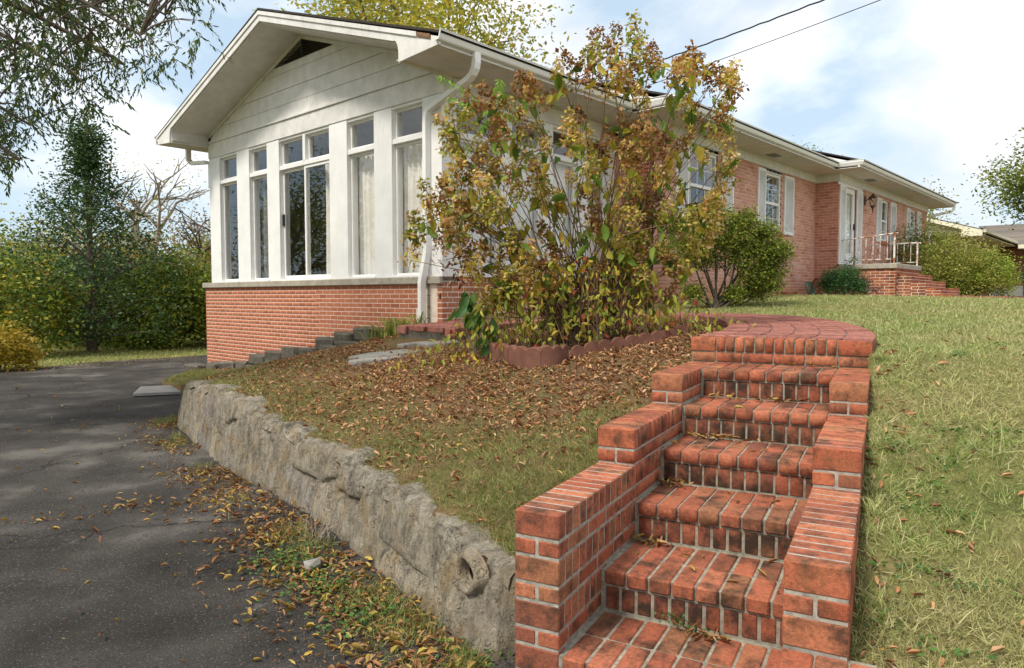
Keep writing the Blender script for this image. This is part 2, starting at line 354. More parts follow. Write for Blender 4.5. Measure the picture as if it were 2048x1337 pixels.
def m_facade(name, stops, wash):
    t = NT(name); w = t.world_vec(); c = t.ramp(t.rand(), stops); c = t.mix(1, c, t.ramp(t.noise(18, 5, .7, w), [(.3, .75), (.7, 1.2)]), 'MULTIPLY'); sp = t.n('ShaderNodeSeparateXYZ'); t.l(w, sp.inputs[0])
    c = t.mix(t.ramp(t.noise(2.2, 6, .65, w), [(.4, 0.0), (.75, wash)]), c, (.66, .44, .36))
    z = t.ramp(t.math('ADD', sp.outputs[2], t.math('MULTIPLY', t.noise(1.3, 5, .6, w), .5)), [(.25, .75), (.62, 0.0)]); c = t.mix(z, c, (.58, .26, .11))      # clay splashed up from the ground
    t.bump(t.noise(90, 4, .7, w), .004, .4); return t.done(c, .9, .2)
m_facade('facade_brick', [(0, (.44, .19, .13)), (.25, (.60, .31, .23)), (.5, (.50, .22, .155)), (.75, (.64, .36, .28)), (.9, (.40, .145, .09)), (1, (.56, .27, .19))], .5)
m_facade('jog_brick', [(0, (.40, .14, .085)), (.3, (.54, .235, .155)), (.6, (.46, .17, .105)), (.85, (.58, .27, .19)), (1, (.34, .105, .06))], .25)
m_plain('facade_mortar', (.62, .48, .40), .15, 10, .95, .1, .003, 80)
# foliage
m_leaf('grass_blade', [(0, (.38, .40, .14)), (.18, (.19, .29, .055)), (.36, (.52, .48, .23)), (.52, (.13, .23, .035)), (.68, (.30, .36, .10)), (.84, (.60, .54, .30)), (1, (.17, .27, .045))], .3)
def straw(m):
    nt = m.node_tree; b = next(n for n in nt.nodes if n.type == 'BSDF_PRINCIPLED'); src = b.inputs['Base Color'].links[0].from_socket; g = nt.nodes.new('ShaderNodeNewGeometry'); n = nt.nodes.new('ShaderNodeTexNoise'); n.inputs['Scale'].default_value = 1.3; n.inputs['Detail'].default_value = 6; nt.links.new(g.outputs['Position'], n.inputs['Vector'])
    r = nt.nodes.new('ShaderNodeValToRGB'); r.color_ramp.elements[0].position = .47; r.color_ramp.elements[1].position = .66; r.color_ramp.elements[1].color = (.45, .45, .45, 1); nt.links.new(n.outputs['Fac'], r.inputs[0])
    x = nt.nodes.new('ShaderNodeMix'); x.data_type = 'RGBA'; nt.links.new(r.outputs[0], x.inputs['Factor']); nt.links.new(src, x.inputs['A']); x.inputs['B'].default_value = (.52, .43, .23, 1)
    for l in list(src.links):
        if l.to_node != x: to = l.to_socket; nt.links.new(x.outputs['Result'], to)
straw(MATS['grass_blade'])
m_leaf('bank_grass', [(0, (.16, .20, .05)), (.3, (.30, .28, .10)), (.55, (.11, .17, .035)), (.8, (.38, .32, .14)), (1, (.20, .22, .06))], .3)
m_leaf('weed_leaf', [(0, (.04, .11, .022)), (.5, (.07, .16, .035)), (1, (.13, .21, .03))], .3)
m_leaf('litter', [(0, (.21, .085, .04)), (.2, (.37, .175, .08)), (.38, (.17, .07, .036)), (.54, (.54, .31, .15)), (.7, (.39, .165, .07)), (.85, (.58, .40, .23)), (.95, (.40, .20, .09)), (1, (.54, .42, .10))], .12, .35)
m_leaf('drive_litter', [(0, (.40, .27, .045)), (.25, (.30, .16, .06)), (.5, (.22, .09, .04)), (.75, (.36, .20, .09)), (1, (.42, .33, .07))], .15, .3)
m_leaf('petal', [(0, (.30, .12, .03)), (.15, (.52, .25, .075)), (.32, (.44, .39, .05)), (.48, (.66, .36, .15)), (.62, (.50, .45, .06)), (.76, (.34, .32, .03)), (.88, (.82, .58, .36)), (1, (.40, .37, .045))], .3, .35)
m_leaf('dark_petal', [(0, (.16, .06, .022)), (.3, (.28, .11, .035)), (.6, (.22, .17, .025)), (.85, (.42, .18, .06)), (1, (.15, .12, .018))], .25, .35)
m_leaf('olive_petal', [(0, (.20, .22, .022)), (.3, (.33, .34, .04)), (.55, (.42, .28, .06)), (.75, (.27, .30, .03)), (.9, (.60, .42, .22)), (1, (.36, .16, .05))], .3, .35)
m_leaf('shrub_leaf', [(0, (.06, .12, .016)), (.25, (.12, .21, .025)), (.5, (.22, .29, .035)), (.66, (.46, .34, .035)), (.8, (.09, .16, .022)), (.92, (.56, .33, .03)), (1, (.34, .36, .05))], .4, .25)
m_leaf('low_leaf', [(0, (.30, .38, .05)), (.35, (.44, .44, .07)), (.6, (.55, .40, .05)), (.8, (.20, .29, .04)), (.93, (.40, .07, .04)), (1, (.30, .045, .03))], .4, .25)
m_leaf('dead_leaf', [(0, (.16, .07, .03)), (.5, (.27, .12, .05)), (1, (.12, .05, .025))], .15)
m_leaf('sumac_leaf', [(0, (.28, .50, .07)), (.5, (.36, .56, .10)), (1, (.22, .42, .06))], .5, .15)
m_leaf('strap_leaf', [(0, (.10, .18, .02)), (.4, (.22, .28, .04)), (.7, (.38, .33, .09)), (1, (.14, .22, .03))], .3)
m_leaf('azalea_leaf', [(0, (.075, .11, .013)), (.4, (.14, .19, .022)), (.7, (.21, .26, .03)), (.9, (.34, .34, .045)), (1, (.10, .15, .02))], .3)
m_leaf('holly_leaf', [(0, (.022, .07, .018)), (.5, (.04, .11, .03)), (1, (.07, .15, .035))], .2)
m_leaf('yellow_azalea', [(0, (.26, .28, .05)), (.5, (.36, .34, .08)), (1, (.17, .20, .03))], .3)
m_leaf('bright_azalea', [(0, (.15, .24, .025)), (.5, (.25, .34, .035)), (1, (.34, .38, .05))], .35)
m_leaf('dark_red_leaf', [(0, (.10, .03, .03)), (1, (.18, .06, .05))], .2)
m_leaf('pecan_leaf', [(0, (.035, .07, .02)), (.5, (.06, .105, .03)), (.85, (.09, .13, .03)), (1, (.26, .22, .03))], .35)
m_leaf('evergreen', [(0, (.022, .055, .017)), (.5, (.045, .095, .028)), (1, (.09, .15, .036))], .2)
m_leaf('thicket_leaf', [(0, (.07, .13, .02)), (.4, (.15, .22, .028)), (.7, (.26, .31, .04)), (.9, (.40, .36, .05)), (1, (.10, .16, .025))], .3)
m_leaf('yellow_leaf', [(0, (.34, .25, .025)), (.4, (.48, .34, .03)), (.7, (.22, .23, .03)), (1, (.40, .22, .03))], .35)
m_leaf('autumn_green', [(0, (.22, .27, .03)), (.35, (.38, .36, .04)), (.65, (.52, .40, .04)), (.85, (.16, .22, .03)), (1, (.48, .30, .04))], .4)
m_leaf('rust_tree', [(0, (.20, .13, .05)), (.4, (.30, .19, .06)), (.7, (.16, .15, .04)), (1, (.34, .16, .06))], .3)
m_leaf('far_tree', [(0, (.10, .13, .05)), (.5, (.16, .18, .06)), (1, (.24, .22, .07))], .3)
def m_asphalt():
    t = NT('asphalt'); w = t.world_vec()
    c = t.ramp(t.noise(1.1, 6, .6, w), [(.3, (.017, .015, .013)), (.44, (.036, .032, .028)), (.55, (.058, .052, .046)), (.66, (.13, .12, .105))])
    c = t.mix(1, c, t.ramp(t.noise(140, 3, .7, w), [(.3, .55), (.7, 1.5)]), 'MULTIPLY')
    v = t.n('ShaderNodeTexVoronoi', feature='DISTANCE_TO_EDGE'); v.inputs['Scale'].default_value = .38
    wv = t.n('ShaderNodeVectorMath', operation='ADD'); t.l(w, wv.inputs[0]); nn = t.n('ShaderNodeTexNoise'); nn.inputs['Scale'].default_value = 2.2; nn.inputs['Detail'].default_value = 6; t.l(w, nn.inputs['Vector'])
    sc = t.n('ShaderNodeVectorMath', operation='SCALE'); t.l(nn.outputs['Color'], sc.inputs[0]); sc.inputs['Scale'].default_value = .9; t.l(sc.outputs[0], wv.inputs[1]); t.l(wv.outputs[0], v.inputs['Vector'])
    crack = t.ramp(v.outputs['Distance'], [(.001, 1.0), (.010, 0.0)]); c = t.mix(t.math('MULTIPLY', crack, .75), c, (.018, .016, .014))
    c = t.mix(t.ramp(t.noise(3.3, 7, .72, w), [(.66, 0.0), (.72, .55)]), c, (.17, .16, .145))
    c = t.mix(t.ramp(t.noise(90, 3, .6, w), [(.60, 0.0), (.70, .8)]), c, (.22, .20, .18))
    c = t.mix(t.ramp(t.noise(70, 3, .6, t.mix(1, w, (4.1, 2.2, 0), 'ADD')), [(.58, 0.0), (.68, .8)]), c, (.015, .013, .012))
    h = t.math('ADD', t.math('MULTIPLY', t.noise(100, 4, .75, w), .8), t.math('MULTIPLY', crack, -1.0)); t.bump(h, .012, 1.0); return t.done(c, .9, .22)
m_asphalt()
def m_ground(name, stops, sc=1.4, fine=40):
    t = NT(name); w = t.world_vec(); c = t.ramp(t.noise(sc, 8, .68, w), stops); c = t.mix(1, c, t.ramp(t.noise(fine, 5, .75, w), [(.3, .55), (.7, 1.45)]), 'MULTIPLY')
    t.bump(t.noise(fine*1.3, 5, .7, w), .03, .8); return t.done(c, .96, .1)
m_ground('lawn_ground', [(.3, (.07, .085, .025)), (.45, (.15, .15, .05)), (.6, (.21, .175, .075)), (.75, (.11, .12, .035))])
m_ground('bank_ground', [(.3, (.09, .055, .03)), (.45, (.17, .105, .058)), (.58, (.12, .105, .04)), (.75, (.22, .15, .085))], 1.1)
m_ground('yard_ground', [(.3, (.13, .14, .04)), (.5, (.24, .23, .07)), (.7, (.30, .27, .10))], .8)
m_ground('bore_shade', [(.3, (.04, .025, .018)), (.7, (.09, .05, .03))], 3)
def m_rock():
    t = NT('wall_stone'); w = t.world_vec(); g = t.rand()
    c = t.ramp(g, [(0, (.36, .32, .25)), (.3, (.46, .40, .30)), (.6, (.34, .31, .27)), (.85, (.52, .43, .30)), (1, (.42, .385, .33))])
    c = t.mix(1, c, t.ramp(t.noise(9, 7, .75, w, stretch=(1.8, 1.8, .6)), [(.28, .35), (.7, 1.6)]), 'MULTIPLY')
    c = t.mix(t.ramp(t.noise(5.5, 7, .75, w), [(.50, 0.0), (.66, .62)]), c, (.40, .26, .10))
    c = t.mix(t.ramp(t.noise(4.2, 7, .75, t.mix(1, w, (3.3, 1.2, 0), 'ADD')), [(.56, 0.0), (.70, .7)]), c, (.45, .43, .39))
    c = t.mix(t.ramp(t.noise(3.1, 7, .7, t.mix(1, w, (1.3, 5.2, 0), 'ADD')), [(.54, 0.0), (.70, .75)]), c, (.10, .088, .068))
    vo = t.n('ShaderNodeTexVoronoi', feature='DISTANCE_TO_EDGE'); vo.inputs['Scale'].default_value = 3.2; mp = t.n('ShaderNodeMapping'); mp.inputs['Scale'].default_value = (1.2, 1.2, .55); vn = t.n('ShaderNodeVectorMath', operation='ADD'); t.l(w, vn.inputs[0]); t.l(t.noise(5, 5, .65, w, out='Color'), vn.inputs[1]); t.l(vn.outputs[0], mp.inputs[0]); t.l(mp.outputs[0], vo.inputs['Vector'])
    ck = t.ramp(vo.outputs['Distance'], [(.004, 1.0), (.022, 0.0)]); c = t.mix(t.math('MULTIPLY', ck, .45), c, (.08, .068, .05))
    t.bump(t.math('ADD', t.noise(34, 6, .75, w), t.math('MULTIPLY', t.noise(9, 6, .7, w, stretch=(1.6, 1.6, .5)), 2.4)), .05, 1.0) if False else t.bump(t.math('SUBTRACT', t.math('ADD', t.noise(38, 7, .78, w), t.math('MULTIPLY', t.noise(9, 6, .7, w, stretch=(1.6, 1.6, .5)), 1.3)), t.math('MULTIPLY', ck, .8)), .055, 1.0); return t.done(c, .93, .12)
m_rock()
m_plain('wall_mortar', (.23, .195, .145), .35, 11, .95, .1, .025, 30, dirt=.7, dirtcol=(.11, .09, .06))
# ------------------------------------------------------------------ terrain
TH = math.radians(14.5); SD = np.array([math.cos(TH), math.sin(TH)]); SN = np.array([-math.sin(TH), math.cos(TH)])
def sw(s, w, z=None):
    p = SD*s+SN*w; return (p[0], p[1]) if z is None else (p[0], p[1], z)
LI, LO, RI, RO, Z0, RISE = 1.034, 1.217, .26, .076, -1.309, .171
DRIVE = -1.42
WALL_BASE = [(1.94, 1.86), (1.99, 2.06), (2.10, 2.46), (2.24, 2.98), (2.34, 3.40), (2.46, 3.95), (2.57, 4.49), (2.64, 5.05), (2.72, 5.66), (2.88, 6.54), (3.22, 7.75), (3.50, 8.45)]
WALL_TOP = [-1.10, -1.11, -1.05, -1.04, -1.03, -.995, -.99, -.95, -.87, -.855, -.94, -1.04]
WB = np.array(WALL_BASE)
EDGE = [(-40, -20), (1.0, -6.0)]                                # unused far corner kept simple
CP = [(*sw(2.35, 1.3), -1.03), (*sw(2.0, 1.4), -1.12), (*sw(3.19, 1.25), -.83), (*sw(4.06, 1.25), -.645), (*sw(5.0, 1.25), -.475),
      (*sw(5.0, 0), -.36), (*sw(4.1, 0), -.62), (*sw(3.2, 0), -.87), (*sw(2.3, 0), -1.12), (*sw(1.4, 0), -1.33), (*sw(0.3, -.5), -1.45), (*sw(-2, -1), -1.5),
      (*sw(5, -1.5), -.40), (*sw(3.5, -1.6), -.82), (*sw(2, -1.8), -1.2), (*sw(5, -4), -.40), (*sw(3, -5), -.95), (*sw(0, -6), -1.5),
      (8.6, 4.5, -.26), (6.0, 3.0, -.35), (7.2, 3.8, -.32), (7.2, 5.4, -.30),
      (4.5, 3.9, -.60), (5.5, 5.2, -.52), (4.9, 6.0, -.62), (3.6, 3.2, -.80), (3.4, 4.6, -.84), (3.6, 6.0, -.83),
      (5.5, 1.25, -.37), (6.7, 1.65, -.33), (7.7, 2.15, -.31), (8.9, 3.0, -.28), (9.6, 4.2, -.24), (12, 5.8, -.07), (15, 5.8, .0), (18, 5.2, -.04), (22, 4.0, -.03), (28, 4.0, -.02), (12, 2, -.15), (16, 0, -.10), (24, -2, -.05), (40, 0, .0), (40, 14, .0), (30, -12, -.1), (14, -8, -.35), (60, -30, 0), (60, 30, 0),
      (6.4, 7.1, -.38), (6.35, 9.3, -.80), (6.3, 11.7, -1.2), (6.3, 13.8, -1.40), (5.6, 8.0, -.66), (5.5, 9.4, -.92), (5.4, 11.5, -1.28), (5.0, 13, -1.43),
      (4.2, 8.5, -.95), (4.3, 10, -1.22), (4.0, 10.8, -1.38), (9, 9, -.5), (14, 10, -.3), (24, 10, -.1), (10, 13, -1.0)]
CP += [(x+.12, y-.02, t-.01) for (x, y), t in list(zip(WALL_BASE, WALL_TOP))[1:11]]
CPa = np.array(CP)
def _tps():
    P = CPa[:, :2]; n = len(P); d2 = ((P[:, None]-P[None])**2).sum(-1); K = .5*d2*np.log(d2+1e-9)+np.eye(n)*.02
    Q = np.hstack([np.ones((n, 1)), P]); A = np.block([[K, Q], [Q.T, np.zeros((3, 3))]])
    return np.linalg.solve(A, np.concatenate([CPa[:, 2], [0, 0, 0]]))
_w = _tps()
def hgt(x, y):
    x = np.asarray(x, float); y = np.asarray(y, float); shp = x.shape; q = np.stack([x.ravel(), y.ravel()], -1); out = np.empty(len(q))
    for i in range(0, len(q), 20000):
        b = q[i:i+20000]; d2 = ((b[:, None]-CPa[None, :, :2])**2).sum(-1); out[i:i+20000] = (.5*d2*np.log(d2+1e-9))@_w[:-3]+_w[-3]+b@_w[-2:]
    far = np.clip((np.hypot(q[:, 0]-8, q[:, 1]-4)-45)/30, 0, 1); out = out*(1-far)+0.0*far
    return np.clip(out, -2.2, .15).reshape(shp)
# wall line split: signed test "on the uphill side"
LINE = np.array([(1.5, -40), (1.5, .5), (1.94, 1.80)]+WALL_BASE[1:]+[(4.2, 10.4), (4.6, 12.2), (6.45, 14.4), (12, 15.5), (60, 16)])
def line_x(y): return np.interp(y, LINE[:, 1], LINE[:, 0])
def uphill(x, y, m=0.12): return np.asarray(x) > line_x(y)+m
def in_steps(x, y, pad=0.0):
    s = x*SD[0]+y*SD[1]; w = x*SN[0]+y*SN[1]; return (s > 1.2) & (s < 5.0+pad) & (w > RO+.02-pad) & (w < LO-.02+pad)
def build_upper():
    ss = np.concatenate([np.arange(-30, -2, 2.0), np.arange(-2, 10, .08), np.arange(10, 20, .4), np.arange(20, 120, 4)])
    ws = np.sort(np.concatenate([np.arange(-120, -8, 4.0), np.arange(-8, -1, .2), np.arange(-1, .05, .08), [RO+.005, RO+.03, .3, .6, .9, LO-.03, LO-.005], np.arange(1.27, 14, .08), np.arange(14, 60, 3)]))
    s, w = np.meshgrid(ss, ws, indexing='ij'); x = SD[0]*s+SN[0]*w; y = SD[1]*s+SN[1]*w; z = hgt(x, y)
    n = .5*np.sin(3.1*x+1.3*y)*np.sin(2.3*y-.7*x)+.5*np.sin(7.7*x-2*y)*np.sin(6.1*y+x); z = z+.012*n
    low = in_steps(x, y) | (~uphill(x, y, .10) & (y > -3)); z = np.where(low, np.minimum(z, -2.2), z)
    a, b = s.shape; i = np.arange(a*b).reshape(a, b); Q = np.stack([i[:-1, :-1], i[1:, :-1], i[1:, 1:], i[:-1, 1:]], -1).reshape(-1, 4)
    V = np.stack([x, y, z], -1).reshape(-1, 3); fc = V[Q].mean(1); wv = fc@np.array([SN[0], SN[1], 0]); fx = fc[:, 0]
    bank = (wv > 1.1) & ((fc[:, 0] < 6.6) | ((fc[:, 0] < 8.4) & (fc[:, 1] > 2.3+.42*(fc[:, 0]-5.6)))) & (fc[:, 1] < 15)
    far_low = (V[Q][:, :, 2].max(1) < -2.0)
    for nm, mask, mat in (('lawn', ~bank & ~far_low, 'lawn_ground'), ('bank', bank & ~far_low, 'bank_ground')):
        q = Q[mask]; u, inv = np.unique(q, return_inverse=True); struct(link(nm, mesh_np(nm, V[u], [inv.reshape(-1, 4)], True), mat))
build_upper()
def build_lower():
    xs = np.concatenate([np.arange(-400, -10, 30.0), np.arange(-10, 30, 1.0), np.arange(30, 420, 30.0)]); x, y = np.meshgrid(xs, xs, indexing='ij')
    z = np.full(x.shape, DRIVE-.03)+np.clip((np.hypot(x-5, y-10)-14)/60, 0, 1)*.5; z = np.where(uphill(x, y, 1.5), -2.4, z)
    z = np.where(np.hypot(x, y) > 130, -.9, z)
    i = np.arange(x.size).reshape(x.shape); Q = np.stack([i[:-1, :-1], i[1:, :-1], i[1:, 1:], i[:-1, 1:]], -1).reshape(-1, 4)
    struct(link('back_yard', mesh_np('back_yard', np.stack([x, y, z], -1).reshape(-1, 3), [Q], True), 'yard_ground'))
    # asphalt sheet with a ragged far edge
    ys = np.arange(-8, 17.2, .12); V = []; Qd = []; nx = 40
    for yy in ys:
        r = line_x(yy)+.14 if yy > .5 else 1.9+.25*math.sin(yy*3)
        if yy > 10.4: r = min(r+.0, 6.3)
        if yy > 14.4: r = 9.5
        l = -1.3+.15*math.sin(yy*2)
        if yy > 12: l = max(l, (yy-14.55)*2.45+.5*math.sin(yy*5)*.3-1.0) if yy > 13.4 else l
        for k in range(nx+1):
            t = k/nx; xx = l+(r-l)*t**.6; V.append((xx, yy, DRIVE+.004*math.sin(xx*2.1)*math.sin(yy*1.7)))
    for a in range(len(ys)-1):
        for k in range(nx): b = a*(nx+1)+k; Qd.append((b, b+1, b+nx+2, b+nx+1))
    struct(link('driveway', mesh_np('driveway', V, [Qd], True), 'asphalt'))
build_lower()
# ------------------------------------------------------------------ brick steps
def build_steps():
    s0, w0, zb = 2.30, (LI+RI)/2, Z0-.30; b = sw(s0, w0, zb)
    t = thing('brick_steps', 'flight of red brick garden steps between stepped brick side walls', 'steps', b); t.rotation_euler = (0, 0, TH)
    base = np.zeros(3); L = []; LT = []; LR = []
    def add(sa, sb, wa, wb_, za, zb_, j=.0004, rot=.006):
        c = np.array([(sa+sb)/2-s0, (wa+wb_)/2-w0, (za+zb_)/2-zb])+rng.normal(size=3)*j; d = (round(abs(sb-sa), 3), round(abs(wb_-wa), 3), round(abs(zb_-za), 3))
        p = SD*(c[0]+s0)+SN*(c[1]+w0); L.append((c, d, rng.normal()*rot, 0, math.sqrt(p[0]**2+p[1]**2+(c[2]+zb)**2)))
    J = .0105; T = {0: 2.31, 1: 2.749, 2: 3.194, 3: 3.621, 4: 4.052, 5: 4.501, 6: 5.01}
    lev = lambda k: Z0+k*RISE
    def cheek(fronts, wa, wb_, fullto):
        start = {3: fronts[0], 4: fronts[1], 5: fronts[2]}
        for m in range(-1, 6):
            a = start.get(m, fronts[0]); e = (T[m]+.09 if 0 <= m <= 5 else 2.9) if not fullto else 5.0
            e2 = 5.0 if m in (5,) else e
            top = lev(m); n = max(1, round((e2-a)/.0677)); pit = (e2-a)/n
            for i in range(n): add(a+i*pit, a+(i+1)*pit-J, wa, wb_, top-.094, top)
            za, zt = top-RISE+J, top-.094-J; wm = (wa+wb_)/2; st = -.1 if m % 2 else 0.0; x = a
            first = True
            while x < e-.02:
                ln = min(.20 if not (first and m % 2) else .10, e-x); first = False
                add(x, x+ln-J, wa, wm-J/2, za, zt); add(x, x+ln-J, wm+J/2, wb_, za, zt); x += ln
    cheek((2.324, 3.187, 4.059), LI, LO, False); cheek((2.256, 3.178, 4.079), RO, RI, False)
    LC = L; L = LT
    for k in range(-1, 6):
        front = T.get(k, 1.88); zt = lev(k); nx = T[k+1] if k+1 in T else 5.0
        wl, wr = (LI-.008, RI+.008); n = 8
        if k == -1: wl, wr = LO+.0, RO-.3; n = 12; front = 1.88
        if k == 5: nx = 5.02
        pit = (wl-wr)/n; going = nx-front; h = going/2
        for r in range(2):
            for i in range(n): add(front+r*h, front+(r+1)*h-J, wr+i*pit, wr+(i+1)*pit-J, zt-.06, zt-rng.uniform(0, .003))
        nr = round((wl-wr)/.069); pr = (wl-wr)/nr; L = LR
        for i in range(nr): add(front+.012, front+.07, wr+i*pr, wr+(i+1)*pr-J, zt-RISE+.003, zt-.06-J)
        L = LT
    L = LC
    # right hand plinth in front of the lowest pier
    zt = lev(1.415)
    for q in range(3):
        add(1.86+q*.0, 2.05, RI-.005-q*.093, RI-.093-q*.093, zt-.057, zt) if q < 3 else 0
        add(2.06, 2.25, RI-.005-q*.093, RI-.093-q*.093, zt-.057, zt)
    for q in range(6): add(1.86+q*.066, 1.92+q*.066, RI-.005, RO-.09, zt-.17, zt-.07)
    # landing face: rowlocks over stretchers
    zt = lev(6); wl, wr = LO, RO
    add(5.01, 5.07, wl-.165, wl, zt-.094, zt); add(5.01, 5.07, wr, wr+.2, zt-.094, zt); a, e = wr+.2+J, wl-.165-J; n = 12; p = (e-a+J)/n
    for i in range(n): add(5.01, 5.20, a+i*p, a+(i+1)*p-J, zt-.094, zt)
    cuts = [wr, wr+.2, wr+.4, wr+.6, wr+.8, wl-.165, wl]
    for i in range(6): add(5.012, 5.10, cuts[i], cuts[i+1]-J, zt-RISE+J*.6, zt-.094-J)
    # mortar core, stepped, a little behind every brick face
    m = MB()
    def bx(sa, sb, wa, wb_, za, zt_): m.box((sa-s0, wa-w0, za-zb), (sb-s0, wb_-w0, zt_-zb))
    g = .0035; zlo = Z0-.55
    for fr, wa, wb_ in (((2.324, 3.187, 4.059), LI, LO), ((2.256, 3.178, 4.079), RO, RI)):
        bx(fr[0]+g, fr[1]+g, wa+g, wb_-g, zlo, lev(3)-.0026); bx(fr[1]+g, fr[2]+g, wa+g, wb_-g, zlo, lev(4)-.0026); bx(fr[2]+g, 5.03, wa+g, wb_-g, zlo, lev(5)-.0026)
    o = m.build('mortar', 'step_mortar'); o.parent = t; m = MB()
    for k in range(0, 6): bx(T[k]+.016, T[k+1]+.03, RI-.02, LI+.02, zlo-.001*k, lev(k)-.0075)
    bx(1.90, 2.34, RO-.28, LO-.01, zlo-.01, lev(-1)-.004); bx(1.875, 2.28, RO-.075, RI-.012, zlo-.02, lev(1.415)-.009)
    bx(5.022, 5.22, RO+g, LO-g, zlo-.012, lev(6)-.009)
    o = m.build('tread_mortar', 'tread_mortar'); o.parent = t
    both = sorted([(b, 0) for b in LC]+[(b, 1) for b in LT]+[(b, 2) for b in LR], key=lambda q: q[0][4]); n0, n1 = (sum(1 for q in both[:300] if q[1] == k) for k in (0, 1))
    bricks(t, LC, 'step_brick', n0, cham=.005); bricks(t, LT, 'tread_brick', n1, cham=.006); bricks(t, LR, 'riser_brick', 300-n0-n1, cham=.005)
build_steps()
# ------------------------------------------------------------------ curved brick path
def bez(P, n):
    P = np.array(P, float); d = np.concatenate([[0], np.cumsum(np.linalg.norm(np.diff(P, axis=0), axis=1))]); u = np.linspace(0, d[-1], 400)
    Q = np.stack([np.interp(u, d, P[:, i]) for i in range(P.shape[1])], -1)
    k = np.ones(61)/61; Qp = np.pad(Q, ((30, 30), (0, 0)), mode='reflect', reflect_type='odd'); Q = np.stack([np.convolve(Qp[:, i], k, 'valid') for i in range(P.shape[1])], -1)
    d = np.concatenate([[0], np.cumsum(np.linalg.norm(np.diff(Q, axis=0), axis=1))]); return np.stack([np.interp(np.linspace(0, d[-1], n), d, Q[:, i]) for i in range(P.shape[1])], -1), d[-1]
PATHC = []
def build_path():
    lm = sw(5.2, (LO+RO)/2); zl = Z0+6*RISE
    pts = [(*lm, zl), (5.6, 2.08, zl), (6.9, 2.62, -.265), (8.1, 3.4, -.235), (8.75, 4.5, -.22), (8.3, 5.75, -.25), (7.1, 6.35, -.30), (5.5, 6.45, -.36)]
    P, ln = bez(pts, 600); b = (float(lm[0]), float(lm[1]), zl-.2)
    Td = np.gradient(P[:, :2], axis=0); Td = unit(Td); N = np.stack([-Td[:, 1], Td[:, 0]], -1); hw = (LO-RO)/2
    # sand and mortar bed
    V = []; Q = []
    for i in range(0, 600, 6):
        for w in (-hw+.01, hw-.01):
            for z in (-.30, -.012): V.append((P[i, 0]+N[i, 0]*w-b[0], P[i, 1]+N[i, 1]*w-b[1], P[i, 2]+z-b[2]))
    k = len(V)//4
    for i in range(k-1): a = 4*i; c = a+4; Q += [(a+1, c+1, c+3, a+3), (a, a+1, c+1, c)[::-1], (a+2, c+2, c+3, a+3)]
    Q += [(0, 2, 3, 1), (4*k-4, 4*k-3, 4*k-1, 4*k-2)]
    PATHC.extend([tuple(q) for q in P[::12, :2]])
    root = struct(link('brick_path', mesh_np('brick_path', V, [Q]), 'step_mortar', None, b))
    L = []
    def at(d): 
        f = np.clip(d/ln*599, 0, 599); i = int(f); j = min(i+1, 599); t = f-i; return P[i]*(1-t)+P[j]*t, Td[i], N[i]
    def put(d, w, along, across, thick=.06):
        p, td, n = at(d); c = np.array([p[0]+n[0]*w-b[0], p[1]+n[1]*w-b[1], p[2]-thick/2-b[2]+rng.normal()*.002])
        L.append((c, (along, across, thick), math.atan2(td[1], td[0])+rng.normal()*.015, rng.normal()*.01, math.hypot(p[0]+n[0]*w, p[1]+n[1]*w)))
    n = int(ln/.068)
    for i in range(n):
        put((i+.5)*.068, hw-.095, .057, .19, .10); put((i+.5)*.068, -hw+.095, .057, .19, .10)
    iw = 2*hw-.39; cols = 4
    for c in range(cols):
        for i in range(int(ln/.102)): put((i+.5+.5*(c % 2))*.102, -iw/2+(c+.5)*iw/cols, .09, iw/cols-.010)
    bricks(root, L, 'path_brick', 300, cham=.005)
build_path()
